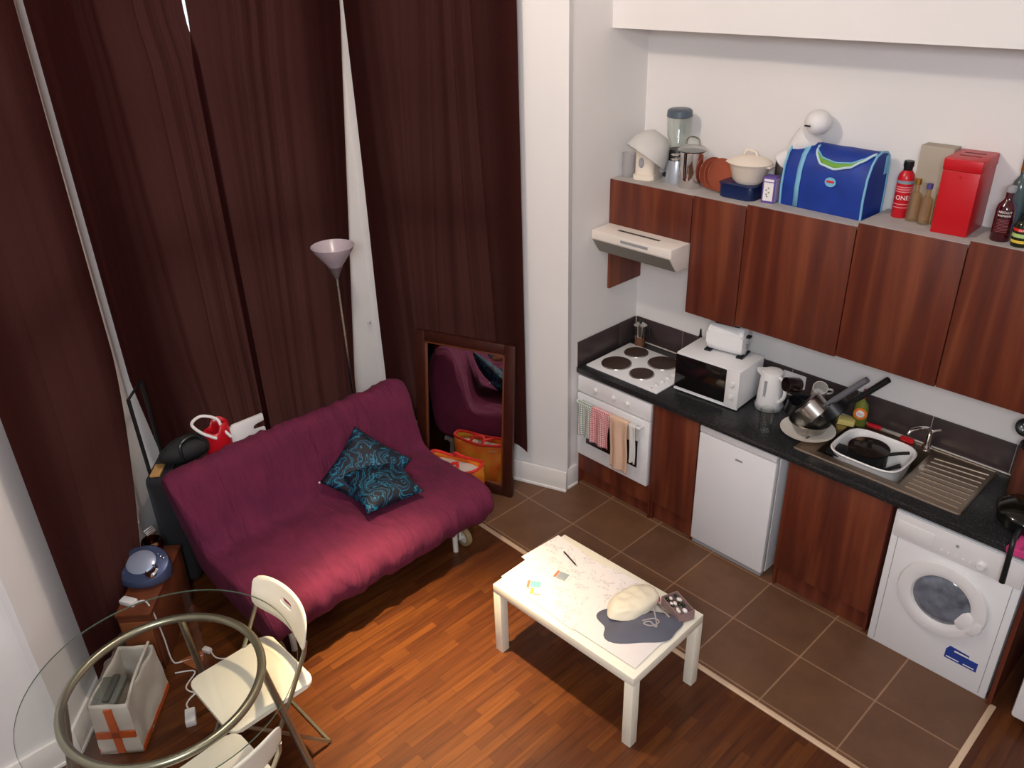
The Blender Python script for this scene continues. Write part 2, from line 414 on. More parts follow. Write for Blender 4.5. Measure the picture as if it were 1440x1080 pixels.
def facet(name, win, P, Q, inward, w0, w1, z0=.45, z1=3.35, ext0=0., ext1=0.):
    """a bay wall from P to Q with a window opening between distances w0 and w1"""
    d = (Q-P); Ln = d.length; d.normalize(); n = Vector(inward).normalized()
    ang = math.atan2(d.y, d.x)
    mb = MB(); T = Matrix.Translation(P) @ Matrix.Rotation(ang, 4, 'Z')
    side = 1 if (rz(ang) @ Vector((0, 1, 0))).dot(n) > 0 else -1
    th = .16
    y0, y1 = (-th, 0) if side > 0 else (0, th)
    mb.b2(-ext0, w0, y0, y1, 0, CEIL); mb.b2(w1, Ln+ext1, y0, y1, 0, CEIL)
    mb.b2(w0, w1, y0, y1, 0, z0); mb.b2(w0, w1, y0, y1, z1, CEIL)
    o = struct(mb.build(name, WALL)); o.matrix_world = T
    f = MB(); fy = (y0+y1)/2
    fw = .05
    f.b2(w0, w0+fw, fy-.03, fy+.03, z0, z1); f.b2(w1-fw, w1, fy-.03, fy+.03, z0, z1)
    for z in (z0, (z0+z1)/2-.04, z1-fw): f.b2(w0, w1, fy-.03, fy+.03, z, z+fw+.02*(z > z0 and z < z1-.2))
    f.b2((w0+w1)/2-.018, (w0+w1)/2+.018, fy-.02, fy+.02, z0, z1)
    for k in (1, 3): f.b2(w0, w1, fy-.02, fy+.02, z0+(z1-z0)*k/4-.015, z0+(z1-z0)*k/4+.015)
    fr = struct(f.build(win, WHITE_GLOSS)); fr.matrix_world = T
    p = MB().b2(w0+.02, w1-.02, fy-.003, fy+.003, z0+.02, z1-.02).build('window_pane', GLASS, fr)
    return d, n, ang
n1 = Vector((.358, -.934, 0)); n3 = Vector((.636, .772, 0))
facet('wall_bay_right', 'window_1', A, B, n1, .42, 1.22, ext1=.10)
facet('wall_bay_centre', 'window_2', B, C, (1, 0, 0), .27, 1.43, ext0=.06, ext1=.08)
facet('wall_bay_left', 'window_3', C, D, n3, .30, 1.08, ext0=.06, ext1=.03)
# skirtings
def skirt(name, P, Q, n, h=.16, t=.018):
    d = Q-P; Ln = d.length; ang = math.atan2(d.y, d.x); s = 1 if (rz(ang) @ Vector((0, 1, 0))).dot(Vector(n)) > 0 else -1
    mb = MB(); yy = (0, t) if s > 0 else (-t, 0)
    mb.b2(0, Ln, yy[0], yy[1], 0, h, .004); y2 = (0, t+.008) if s > 0 else (-t-.008, 0)
    mb.b2(0, Ln, y2[0], y2[1], 0, .02, .004)
    o = struct(mb.build(name, WHITE_GLOSS)); o.matrix_world = Matrix.Translation(P) @ Matrix.Rotation(ang, 4, 'Z'); return o
skirt('baseboard_bay_right', A+Vector((.008, -.012, 0)), B, n1)
skirt('baseboard_alcove', Vector((0, -.70, 0)), Vector((0, -.60, 0)), (1, 0, 0))
skirt('baseboard_bay_centre', B, C, (1, 0, 0))
skirt('baseboard_bay_left', C, D, n3)
skirt('baseboard_left', D+Vector((0, .015, 0)), Vector((-.19, YB, 0)), (1, 0, 0))

# ------------------------------------------------------------------ curtains
def curtain(label, fn_left, fn_right, inward, z0, z1, folds, amp, seed, hem=None):
    """fn_left/right give the floor-plan point of each edge at a height"""
    n = Vector(inward).normalized()
    def f(u, v):
        zb = z0(u) if callable(z0) else z0
        z = zb+(z1-zb)*v
        p = fn_left(z).lerp(fn_right(z), u)
        env = .25+.75*min(1, max(0, min(u, 1-u))/.22)
        ph = u*folds*2*PI+2.6*noise.noise((u*3+seed, z*.22, seed))*2.2
        a = math.sin(ph); a = math.copysign(abs(a)**.6, a)
        a += .45*math.sin(ph*2.3+seed+z*.35)+.35*noise.noise((u*17+z*.7, z*.3, seed*3))
        off = amp*env*a*(.55+.6*noise.noise((u*3.5, z*.3, seed+9)))
        return p+n*(off+.024)+Vector((0, 0, z))
    mb = MB().grid(f, 220, 60)
    o = mb.build('curtain', CURT, sharp=180)
    return tag(o, label, 'curtain', 'dark brown curtains of the bay')
def P2(p, z=0): return Vector((p[0], p[1], 0))
def sw(z, z_a, z_b): return max(0., min(1., (z-z_a)/(z_b-z_a)))
d1 = (B-A).normalized(); d3 = (C-D).normalized()
curtain('dark brown curtain behind the mirror at the right of the bay', lambda z: A+d1*(1.36-.0*z)+n1*.055, lambda z: A+d1*.262+n1*.055, n1,
        lambda u: .34-.05*max(0, (u-.86)/.14)**2+.05*max(0, 1-abs(u-.8)/.15)*.5, 4.05, 6, .027, 2.1)
xc = -1.285
curtain('dark brown curtain directly behind the uplighter lamp', lambda z: Vector((xc, -2.200+.020*sw(z, 2.85, 3.05), 0)), lambda z: Vector((xc, -1.262-.235*(1-sw(z, .7, 3.08)), 0)), (1, 0, 0), .22, 4.05, 6, .027, 5.3)
curtain('dark brown curtain above the black suitcase, meeting its neighbour mid-window', lambda z: Vector((xc, -2.925+.06*(1-sw(z, .7, 1.25)), 0)), lambda z: Vector((xc, -2.165-.03*sw(z, 2.85, 3.05), 0)), (1, 0, 0), .22, 4.05, 6, .027, 8.7)
curtain('dark brown curtain beside the CD player at the far left', lambda z: D+d3*.20+n3*.06, lambda z: D+d3*(1.285+.012*(z-1.5)-.24*(max(0, 1.5-z)/.9)**1.5)+n3*.06, n3, lambda u: .26+.0*u, 4.05, 4.5, .018, 11.9)
for nm, (p, q) in (('trim_3', (A+n1*.055, B+n1*.055)), ('trim_4', (B+Vector((.065, 0, 0)), C+Vector((.065, 0, 0)))), ('trim_5', (C+n3*.06, D+n3*.06))):
    dd = (q-p).normalized()
    struct(MB().tube([p+dd*.1+Vector((0, 0, 4.06)), q-dd*.08+Vector((0, 0, 4.06))], .011).build(nm, PEWTER))

hk = MB().tube([(0, 0, 0), (.03, 0, 0), (.034, 0, .012), (.030, 0, .02)], .004, 8, smooth=4).build('wall_hook', CHROME, loc=(-1.348, -1.285, 1.04))
tag(hk, 'small metal hook on the white strip of wall right of the floor lamp', 'hook')
# ------------------------------------------------------------------ kitchen: wall units
def wall_unit(x0, x1, zb, zt, label, fdrop=0., side_panel=False, yf=-.318):
    t = thing('wall_cabinet', label, 'cabinet', ((x0+x1)/2, 0, zb), group='wall cabinets over the worktop')
    w = x1-x0; h = zt-zb
    c = MB()
    c.b2(-w/2, -w/2+.016, -.30, -.002, 0, h-.016); c.b2(w/2-.016, w/2, -.30, -.002, 0, h-.016)
    c.b2(-w/2+.016, w/2-.016, -.012, -.002, 0, h-.016); c.b2(-w/2+.016, w/2-.016, -.30, -.012, 0, .016)
    c.build('carcass', VENEER, t)
    MB().b2(-w/2, w/2, -.312, -.002, h-.016, h).build('top_panel', CHIP, t)
    MB().b2(-w/2+.001, w/2-.001, yf, -.3005, -.004, h-.002, .0015).build('door', VENEER, t)
    if side_panel:
        MB().b2(-w/2, -w/2+.018, -.318, -.002, side_panel-zb, 0).build('side_panel', VENEER, t)
    return t
wall_unit(.003, .602, 1.805, 2.078, 'short wood cabinet above the cooker hood', side_panel=1.375)
wall_unit(.606, .942, 1.385, 2.080, 'narrow wood wall cabinet directly right of the cooker hood')
wall_unit(.946, 1.545, 1.400, 2.092, 'wood wall cabinet under the blue cooler bag')
wall_unit(1.549, 2.050, 1.408, 2.113, 'wood wall cabinet under the red can and bottles')
wall_unit(2.054, 2.654, 1.412, 2.133, 'wood wall cabinet under the dark red bottle, at the photo edge')
U = lambda x: 2.078 if x < .604 else 2.080 if x < .944 else 2.092 if x < 1.547 else 2.113 if x < 2.052 else 2.133

# cooker hood
h = thing('cooker_hood', 'white cooker hood over the four plate hob', 'cooker hood', (.305, 0, 1.655))
Mx = Matrix(((0, 0, 1, 0), (1, 0, 0, 0), (0, 1, 0, 0), (0, 0, 0, 1)))   # poly (y,z) -> extrude along x
prof = [(-.486, .146), (-.486, .092), (-.418, 0), (-.003, 0), (-.003, .122), (-.3, .15)]
prof = [(-.486, .147), (-.486, .094), (-.418, 0), (-.003, 0), (-.003, .1485), (-.32, .1485)]
MB().prism(prof, .592, Matrix.Translation((-.296, 0, 0)) @ Mx, bev=.004).build('hood_body', mat('warm_white_hood', S(226, 216, 206), .4), h)
MB().prism([(-.4855, .089), (-.421, .0015), (-.4225, -.0005), (-.488, .0885)], .57, Matrix.Translation((-.285, 0, 0)) @ Mx).build('underside_shade', mat('painted_shade_grey', S(128, 124, 114), .5, .2), h)  # grey sheet that paints the shade on the hood's sloped underside
g = MB()
for k in range(20): g.b2(-.16+k*.0155, -.150+k*.0155, -.405, -.385, .148, .150)
g.build('vent_grille', BLACK, h)
MB().b2(-.07, .13, -.4885, -.485, .112, .128).build('control_strip', GREYPL, h)

# ------------------------------------------------------------------ worktop, upstand
wt = MB()
WX = 2.725
sx0, sx1, sy0, sy1 = 1.60, 2.045, -.475, -.085     # sink bowl opening
wt.b2(0.002, sx0, -.605, -.002, .872, .91, .004); wt.b2(sx1, WX, -.605, -.002, .872, .91, .004)
wt.b2(sx0-.002, sx1+.002, -.605, sy0, .872, .91, .004); wt.b2(sx0-.002, sx1+.002, sy1, -.002, .872, .91, .004)
tag(wt.build('worktop', GRAN), 'long black speckled kitchen worktop', 'worktop')
up = MB()
xs = [.012, .395, .79, 1.18, 1.585, 1.99, 2.395, 2.725]
for a, b in zip(xs, xs[1:]): up.b2(a+.002, b-.002, -.010, -.001, .911, 1.083, .001, UPSTAND)
for a, b in ((-.60, -.19), (-.19, -.012)): up.b2(.001, .010, a+.002, b-.002, .911, 1.083, .001, UPSTAND)
up.b2(.008, 2.725, -.006, -.0005, .911, 1.081, 0, GROUT); up.b2(.0005, .006, -.6, -.008, .911, 1.081, 0, GROUT)
struct(up.build('trim_6', UPSTAND))
struct(MB().b2(.012, 2.725, -.018, -.010, .9105, .918, .002).build('trim_7', mat('silver_sealing_strip', S(205, 196, 186), .4)))

# ------------------------------------------------------------------ base units
def base_unit(x0, x1, zb, label, yf=-.578):
    t = thing('base_cabinet', label, 'cabinet', ((x0+x1)/2, 0, 0), group='base cabinets under the worktop'); w = x1-x0
    c = MB()
    c.b2(-w/2, -w/2+.016, -.56, -.05, .0, .871); c.b2(w/2-.016, w/2, -.56, -.05, 0, .871); c.b2(-w/2+.016, w/2-.016, -.56, -.05, .15, .166); c.b2(-w/2+.016, w/2-.016, -.06, -.05, .166, .87)
    c.build('carcass', VENEER, t)
    MB().b2(-w/2+.002, w/2-.002, yf, yf+.018, zb, .862, .0015).build('door', VENEER, t)
    MB().b2(-w/2+.016, w/2-.016, -.54, -.525, .002, .148).build('plinth', VENEER, t)
    return t
base_unit(.622, .940, .15, 'narrow wood base cabinet between oven and fridge')
base_unit(1.512, 2.072, .14, 'wood base cabinet under the sink')
tag(MB().b2(2.702, 2.722, -.60, -.05, 0, .871).build('end_panel', VENEER), 'dark wood end panel beside the washing machine', 'panel')
oh = thing('oven_housing', 'wood housing around the built-under oven', 'cabinet', (.31, 0, 0))
MB().b2(-.308, -.299, -.575, -.05, 0, .871).build('side_panel', VENEER, oh); MB().b2(.299, .310, -.575, -.05, 0, .871).build('side_panel', VENEER, oh)
MB().b2(-.299, .299, -.578, -.56, .115, .252).build('front_panel', VENEER, oh)
MB().b2(-.299, .299, -.54, -.525, .0, .13).build('plinth', VENEER, oh)
# oven
ov = thing('oven', 'white built-under electric oven below the hob', 'oven', (.31, -.58, .259))
MB().b2(-.297, .297, .004, .5, .0, .6).build('oven_body', GREYPL, ov)
MB().b2(-.297, .297, -.018, .004, .478, .598, .004).build('control_panel', APPL, ov)
dr = MB().b2(-.297, .297, -.024, .003, .0, .470, .006).build('oven_door', APPL, ov)
MB().b2(-.215, .215, -.0265, -.023, .11, .375, .001).build('door_window', DARKGL, dr)
hd = MB(); hd.tube([(-.262, -.062, .432), (.262, -.062, .432)], .011, 12); hd.box((-.25, -.043, .432), (.02, .04, .02), .004); hd.box((.25, -.043, .432), (.02, .04, .02), .004)
hd.build('door_handle', APPL2, dr)
for kx in (-.145, .005, .115):
    MB().cyl((kx, -.018, .538), .019, .02, rx(PI/2), 20, None, .016, .003).build('knob', APPL2, ov)
# towels over the oven handle
def towel(x0, x1, drop_f, drop_b, m, label, seed):
    def f(u, v):
        L = drop_f+drop_b; s_ = v*L
        yb, yf = -.030, -.058
        zt = .259+.432+.0125; R = .014; cy = -.58-.062
        if s_ < drop_f: y = cy-R-.004*math.sin(u*9+seed); z = zt-drop_f+s_-.0
        else: y = cy+R+.002; z = zt-(s_-drop_f)
        z0 = zt
        if abs(s_-drop_f) < .03:
            a = (s_-drop_f)/.03; y = cy+R*math.sin(a*PI/2)*1.05; z = zt-.012+.014*math.cos(a*PI/2)
        zz = (zt-z)
        x = x0+(x1-x0)*u+.006*math.sin(zz*14+seed)
        return Vector((.31+x, y-(.006*math.sin(u*11+seed)*min(1, zz*8)+.004 if s_ < drop_f else 0), z))
    o = MB().grid(f, 22, 60).build('towel', m, sharp=180)
    sm = o.modifiers.new('solid', 'SOLIDIFY'); sm.thickness = .004; sm.offset = 0
    return tag(o, label, 'tea towel', 'tea towels over the oven handle')
towel(-.245, -.130, .245, .10, CHECKG, 'grey checked tea towel at the left of the oven handle', 0)
towel(-.128, .018, .262, .12, CHECKR, 'red checked tea towel in the middle of the oven handle', 2)
towel(.030, .178, .375, .14, PEACH, 'long peach towel over the oven handle', 4)
towel(.186, .238, .27, .12, mat('grey_white_towel', S(214, 210, 204), .95, bump=.3, bscale=150), 'narrow white towel at the right of the oven handle', 5)

# fridge
fr = thing('fridge', 'white under-counter fridge between the wood doors', 'fridge', (1.193, -.572, 0))
MB().b2(-.248, .248, .052, .56, .012, .85, .006).build('fridge_body', APPL, fr)
MB().b2(-.249, .249, 0, .046, .03, .80, .008).build('fridge_door', APPL, fr)
MB().b2(-.249, .249, -.002, .046, .805, .846, .008).build('top_trim', APPL2, fr)
MB().b2(.0, .045, -.002, .002, .715, .727, .001).build('badge', GREYPL, fr)
MB().b2(-.24, .24, .012, .05, 0, .028).build('kick_plate', GREYPL, fr)

# washing machine
wm = thing('washing_machine', 'white front-loading washing machine', 'washing machine', (2.392, -.575, 0))
MB().b2(-.2975, .2975, .01, .53, .008, .85, .018).build('washer_body', APPL, wm)
wp = MB(); wp.b2(-.2975, .2975, -.006, .012, .0, .846, .006); wp.build('front_panel', APPL, wm)
MB().b2(-.29, .29, -.013, -.004, .70, .842, .006).build('control_panel', APPL2, wm)
MB().b2(-.275, -.1, -.0165, -.012, .722, .80, .004).build('detergent_drawer', APPL2, wm)
MB().cyl((.118, -.013, .745), .026, .022, rx(PI/2), 24, None, .021, .004).build('dial', APPL2, wm)
for k in range(5): MB().cyl((-.06+k*.033, -.0125, .732), .007, .006, rx(PI/2), 12).build('button', APPL2, wm)
MB().cyl((.003, -.0128, .79), .008, .003, rx(PI/2), 12).build('badge', GREYPL, wm)
dz = (.0, -.004, .462)
door = MB().lathe([(.128, .0), (.205, .0), (.212, .012), (.205, .028), (.165, .038), (.14, .03), (.128, .01)], dz, rx(PI/2), 48).build('washer_door', APPL2, wm)
MB().lathe([(0, .046), (.05, .044), (.1, .036), (.14, .014), (.148, .002)], dz, rx(PI/2), 40).build('door_glass', LENS, door)
MB().lathe([(.0, .036), (.05, .036), (.06, .032), (.064, .02)], (.140, -.004, .405), rx(PI/2), 24).build('door_handle', APPL2, door)
st = MB(); st.prism([(-.075, 0), (.075, 0), (.075, .055), (.03, .055), (.03, .075), (-.06, .082), (-.075, .055)], .002, Matrix.Translation((.152, -.0055, .132)) @ rx(PI/2).to_4x4(), STICKER)
so_ = st.build('energy_sticker', STICKER, wm)
for q in ((.085, .145, .141, .147), (.165, .215, .141, .147), (.115, .18, .190, .199)): MB().b2(q[0], q[1], -.0085, -.0074, q[2], q[3]).build('sticker_line', PAPER, so_)
for k in (-1, 1):
    ln = MB().b2(k*.262-.0015, k*.262+.0015, -.0075, -.0055, .02, .70).build('panel_groove', GREYPL, wm)

# white appliance at the right frame edge
wa = thing('freezer', 'white appliance cut off by the right edge of the photo', 'appliance', (3.10, -.62, 0))
MB().b2(-.285, .285, .0, .56, .03, .84, .02).build('freezer_body', APPL, wa)
MB().b2(-.285, .285, -.04, -.002, .06, .83, .015).build('freezer_door', APPL, wa)
for a in (-.22, .22):
    MB().cyl((a, .06, 0), .018, .032).build('foot', BLACK, wa); MB().cyl((a, .5, 0), .018, .032).build('foot', BLACK, wa)

# hob
hb = thing('hob', 'white electric hob with four brown hotplates', 'hob', (.322, -.325, .91))
MB().box((0, 0, .006), (.57, .45, .012), .005).build('hob_plate', APPL, hb)
for px, py, r in ((-.148, -.082, .092), (-.155, .13, .074), (.07, .12, .092), (.062, -.088, .074)):
    hp = MB(); hp.lathe([(r+.008, .0115), (r+.006, .015), (r, .016)], (px, py, 0), None, 40, STEEL)
    hp.lathe([(0, .021), (r-.012, .021), (r-.002, .019), (r, .012)], (px, py, 0), None, 40, IRON)
    hp.build('hotplate', IRON, hb)
for k in range(4): MB().cyl((.222, -.15+k*.06, .012), .017, .016, None, 20, None, .014, .003).build('knob', APPL2, hb)
MB().cyl((.222, -.195, .012), .005, .002, None, 10).build('warning_light', REDPR, hb)

# pepper mill on the hob's rear corner
mk = thing('coffee_pot', 'small grey and brown stovetop coffee pot in the corner behind the hob', 'coffee pot', (.10, -.075, .91))
MB().lathe([(0, 0), (.036, 0), (.038, .01), (.03, .07), (.0, .07)], m=None, seg=10).build('lower_chamber', BROWNBOT, mk)
MB().lathe([(0, .07), (.03, .07), (.034, .08), (.046, .15), (.048, .155), (.02, .17), (0, .172)], seg=10).build('upper_chamber', STEEL, mk)
MB().sph((0, 0, .18), .012).build('lid_knob', BLACK, mk)
MB().tube([(.04, 0, .15), (.075, 0, .15), (.078, 0, .1)], .008, 8, smooth=4).build('handle', BLACK, mk)

# items behind the microwave
gl = tag(MB().lathe([(0, .0), (.026, 0), (.032, .11), (.029, .11), (.024, .006), (0, .006)], (.50, -.07, .91)).build('drinking_glass', GLASS), 'small clear glass behind the microwave', 'glass')
sb = thing('oil_bottle', 'slim dark bottle with pourer behind the microwave', 'bottle', (.565, -.065, .91))
MB().lathe([(0, 0), (.026, 0), (.027, .14), (.012, .18), (.012, .215), (0, .215)], seg=20).build('bottle_body', OLIVE, sb)
MB().lathe([(0, .215), (.009, .215), (.004, .262), (0, .262)], seg=12).build('pourer', BLACK, sb)

# microwave
mw = thing('microwave', 'white microwave oven on the worktop', 'microwave', (.845, -.27, .91), rot=.055)
MB().box((0, .0, .133), (.43, .27, .244), .008).build('microwave_body', APPL, mw)
MB().box((-.043, -.139, .136), (.338, .012, .214), .004).build('microwave_door', DARKGL, mw)
MB().box((0, -.1375, .014), (.43, .012, .012), .003).build('door_frame', APPL, mw)
pn = MB().box((.171, -.139, .133), (.086, .012, .238), .004).build('control_panel', APPL2, mw)
for z in (.17, .09): MB().cyl((.171, -.145, z), .016, .014, rx(PI/2), 20, None, .017, .003).build('dial', APPL2, pn)
for a, b in ((-.18, -.1), (.18, -.1), (-.18, .1), (.18, .1)): MB().cyl((a, b, 0), .014, .013, None, 12).build('foot', BLACK, mw)

# toaster on the microwave
to = thing('toaster', 'white toaster standing on the microwave', 'toaster', (.855, -.215, 1.1655), rot=.16)
pr = [(.066*(1 if math.cos(a) > 0 else -1)*abs(math.cos(a))**.7, .085+.085*(1 if math.sin(a) > 0 else -1)*abs(math.sin(a))**.7) for a in [2*PI*k/28 for k in range(28)]]
MB().prism(pr, .225, Matrix.Translation((-.1125, 0, .008)) @ Mx, bev=.015).build('toaster_body', APPL, to)
MB().b2(-.08, .07, -.026, -.012, .173, .1775).b2(-.08, .07, .012, .026, .173, .1775).build('slot', BLACK, to)
MB().cyl((.110, 0, .06), .016, .01, ry(PI/2), 18).build('dial', GREYPL, to)
MB().box((.122, 0, .125), (.03, .035, .014), .004).build('lever', BLACK, to)
for a in (-.1, .1): MB().b2(a-.02, a+.02, -.06, .06, 0, .01).build('foot', BLACK, to)

# kettle, glass, wall socket
kt = thing('kettle', 'tall white electric jug kettle right of the microwave', 'kettle', (1.165, -.215, .91))
MB().lathe([(0, 0), (.08, 0), (.082, .02), (.075, .026), (0, .026)]).build('kettle_base', GREYPL, kt)
MB().lathe([(0, .026), (.072, .026), (.074, .04), (.068, .16), (.06, .225), (.058, .23), (0, .232)]).build('kettle_body', APPL2, kt)
MB().lathe([(0, .245), (.03, .243), (.055, .232), (.057, .226)]).build('lid', APPL2, kt)
MB().tube([(.052, -.02, .215), (.1, -.04, .2), (.108, -.042, .12), (.07, -.028, .06)], .011, 10, smooth=6).build('handle', APPL2, kt)
MB().prism([(-.03, 0), (.03, 0), (0, .045)], .03, Matrix.Translation((-.055, 0, .195)) @ rz(PI/2).to_4x4()).build('spout', APPL2, kt)
MB().b2(-.008, .008, -.071, -.064, .08, .19).build('water_gauge', GREYPL, kt)
tag(MB().lathe([(0, 0), (.03, 0), (.034, .004), (.036, .15), (.033, .15), (.031, .01), (0, .01)], (1.30, -.485, .91)).build('drinking_glass', GLASS), 'tall empty glass standing at the front of the worktop below the kettle', 'glass')
sk = thing('wall_socket', 'white double wall socket with pink plug on the tiled upstand', 'socket', (1.20, -.010, 1.02))
MB().box((0, -.004, 0), (.146, .008, .086), .004).build('face_plate', APPL2, sk)
MB().box((.035, -.02, 0), (.04, .03, .04), .006).build('plug', PINK, sk)
MB().box((-.035, -.02, 0), (.04, .03, .04), .006).build('plug', APPL2, sk)

# crockery stack draining on the worktop
DX, DY = 1.475, -.335
tag(MB().lathe([(0, .004), (.07, 0), (.105, .012), (.145, .028), (.147, .031), (.104, .018), (.07, .006), (0, .008)], (DX, DY, .91), None, 48).build('dinner_plate', mat('white_china', S(224, 216, 206), .3)), 'large white plate under the steel pans', 'plate')
tag(MB().lathe([(0, .0), (.05, .0), (.085, .025), (.108, .075), (.112, .077), (.105, .078), (.08, .03), (.05, .006), (0, .006)], (DX+.005, DY, .9205), None, 48).build('mixing_bowl', STEEL), 'shallow steel bowl on the white plate', 'bowl')
def saucepan(label, loc, rotm, m_body, m_handle, r, hgt, hl, name='saucepan', ang=0):
    t = thing(name, label, 'saucepan', loc, rotm.to_euler())
    MB().lathe([(0, 0), (r*.9, 0), (r, .01), (r, hgt), (r+.004, hgt+.003), (r-.003, hgt), (r-.003, .012), (0, .006)], seg=40).build('pan_body', m_body, t)
    c, s_ = math.cos(ang), math.sin(ang)
    MB().tube([(c*r, s_*r, hgt*.8), (c*(r+.04), s_*(r+.04), hgt*.85), (c*(r+.08), s_*(r+.08), hgt*.9), (c*(r+hl), s_*(r+hl), hgt*1.0)], lambda t_: .008+.009*min(1, t_*2), 10, smooth=4).build('handle', m_handle, t)
    return t
# tipped steel saucepan, mouth down in the bowl, handle up to the right
Rm = rz(.15) @ ry(math.radians(-52)) @ rx(math.radians(180))
saucepan('steel saucepan tipped upside down in the bowl, long grey handle', (1.425, -.30, 1.075), Rm, STEEL, mat('grey_handle', S(98, 98, 104), .4), .085, .09, .27, ang=0)
saucepan('black saucepan behind the steel one, black handle pointing up', (1.50, -.195, 1.055), rz(.1) @ ry(math.radians(-52)) @ rx(PI), BLACK, BLACK, .09, .08, .27)
def mug(label, loc, rotm, m):
    t = thing('mug', label, 'mug', loc, rotm.to_euler(), 'dark mugs on the drying pile')
    MB().lathe([(0, 0), (.036, 0), (.04, .008), (.041, .09), (.037, .09), (.035, .008), (0, .006)]).build('mug_body', m, t)
    MB().tube([(.038, 0, .075), (.065, 0, .07), (.068, 0, .035), (.038, 0, .02)], .006, 8, smooth=5).build('handle', m, t)
    return t
mug('dark brown mug on its side, mouth to the camera, beside the kettle', (1.335, -.22, 1.115), rz(-.5) @ rx(math.radians(78)), mat('dark_brown_glaze', S(34, 22, 22), .25))
mug('black mug with pale rim under the tilted pan', (1.33, -.27, .965), rz(1.1) @ rx(math.radians(20)), BLACK)
mug('pale grey mug at the back of the drying pile', (1.42, -.16, 1.06), rz(.6) @ rx(math.radians(35)), mat('pale_grey_glaze', S(190, 184, 178), .3))
tag(MB().lathe([(0, 0), (.05, 0), (.075, .03), (.08, .11), (.076, .11), (.07, .03), (0, .008)], (1.37, -.215, .91)).build('saucepan', BLACK), 'dark pan standing under the mugs beside the kettle', 'saucepan')
tag(MB().lathe([(0, 0), (.04, 0), (.055, .02), (.058, .12), (.054, .12), (.05, .02), (0, .008)], (1.50, -.16, .91)).build('saucepan', BLACK), 'small dark pot hidden behind the steel saucepan', 'saucepan')

# sink
sk2 = thing('sink', 'steel inset sink with ridged drainer', 'sink', (0, 0, .91))
s = MB(); X0, X1, Y0, Y1 = 1.50, 2.355, -.528, -.03
s.b2(X0, sx0, Y0, Y1, .0, .004); s.b2(sx1, X1, Y0, Y1, .0, .004); s.b2(sx0, sx1, Y0, sy0, .0, .004); s.b2(sx0, sx1, sy1, Y1, .0, .004)
for a, b in (((X0, Y0+.006), (X1, Y0+.006)), ((X0, Y1-.006), (X1, Y1-.006)), ((X0+.006, Y0), (X0+.006, Y1)), ((X1-.006, Y0), (X1-.006, Y1))):
    s.tube([(a[0], a[1], .004), (b[0], b[1], .004)], .006, 8)
s.build('sink_deck', SINKST, sk2)
bw = MB(); bw.b2(sx0+.001, sx0+.004, sy0, sy1, -.16, .004); bw.b2(sx1-.004, sx1-.001, sy0, sy1, -.16, .004); bw.b2(sx0, sx1, sy0+.001, sy0+.004, -.16, .004); bw.b2(sx0, sx1, sy1-.004, sy1-.001, -.16, .004); bw.b2(sx0, sx1, sy0, sy1, -.162, -.158)
bw.build('sink_basin', SINKST, sk2)
rd = MB()
for k in range(9): rd.tube([(2.075, -.465+k*.043, .004), (2.33, -.475+k*.048, .005)], .006, 8)
rd.build('drainer_ridges', SINKST, sk2)
tp = thing('mixer_tap', 'curved chrome mixer tap at the back of the sink', 'tap', (2.005, -.057, .914))
MB().lathe([(0, 0), (.024, 0), (.022, .02), (.017, .03), (.017, .09), (.0, .092)], seg=24).build('tap_body', CHROME, tp)
MB().tube([(0, 0, .085), (-.002, -.01, .125), (-.03, -.06, .14), (-.06, -.10, .13), (-.068, -.115, .11)], .011, 12, smooth=6).build('spout', CHROME, tp)
MB().tube([(0, 0, .09), (.02, .01, .115), (.05, .012, .13)], .008, 10, smooth=4).build('lever', CHROME, tp)

# washing-up bowl in the sink basin
wb = MB()
def wbowl(u, v):
    a = u*2*PI
    # v: 0 inside centre -> 1 rim -> outer wall
    prof = [(0, .012), (.72, .012), (.82, .03), (.93, .155), (1.0, .168), (1.03, .162), (.97, .148), (.86, .03), (.80, .0), (0, .0)]
    k = v*(len(prof)-1); i = min(int(k), len(prof)-2); t = k-i
    r = prof[i][0]*(1-t)+prof[i+1][0]*t; z = prof[i][1]*(1-t)+prof[i+1][1]*t
    e = 4.; ca, sa = math.cos(a), math.sin(a)
    q = (abs(ca)**e+abs(sa)**e)**(-1/e)
    return Vector((r*q*ca*.186, r*q*sa*.165, z))
wb.grid(wbowl, 56, 27, wrap=True); bmesh.ops.remove_doubles(wb.bm, verts=wb.bm.verts, dist=1e-5)
tag(wb.build('washing_up_bowl', APPL2, loc=(1.822, -.282, .7525+.015)), 'white rectangular washing-up bowl in the sink', 'bowl')
p1 = thing('saucepan', 'black lidded saucepan in the washing-up bowl', 'saucepan', (1.805, -.30, .781))
MB().lathe([(0, 0), (.092, 0), (.098, .008), (.098, .15), (.104, .153), (.104, .159), (0, .159)], seg=40).build('pan_body', BLACK, p1)
MB().lathe([(.10, .159), (.104, .165), (.06, .178), (0, .181)], seg=40).build('pan_lid', mat('dark_glass_lid', S(34, 26, 22), .1), p1)
MB().lathe([(0, .18), (.008, .18), (.014, .195), (.012, .203), (0, .205)], seg=16).build('lid_knob', BLACK, p1)
MB().tube([(.09, .04, .14), (.13, .075, .148), (.165, .11, .15)], .009, 10, smooth=4).build('handle', BLACK, p1)
sp = MB().tube([(0, 0, 0), (.05, .015, .04), (.11, .04, .085)], lambda t: .006+.006*t, 8, smooth=5).build('cooking_spoon', BLACK, loc=(1.865, -.335, .822))
tag(sp, 'black spoon handle sticking up in the washing-up bowl', 'spoon')
tag(MB().box((0, 0, .02), (.22, .13, .006), .002, ).build('tray', BLACK, loc=(1.735, -.365, .885), rot=(.02, .03, .12)), 'black tray lying at the left of the washing-up bowl', 'tray')
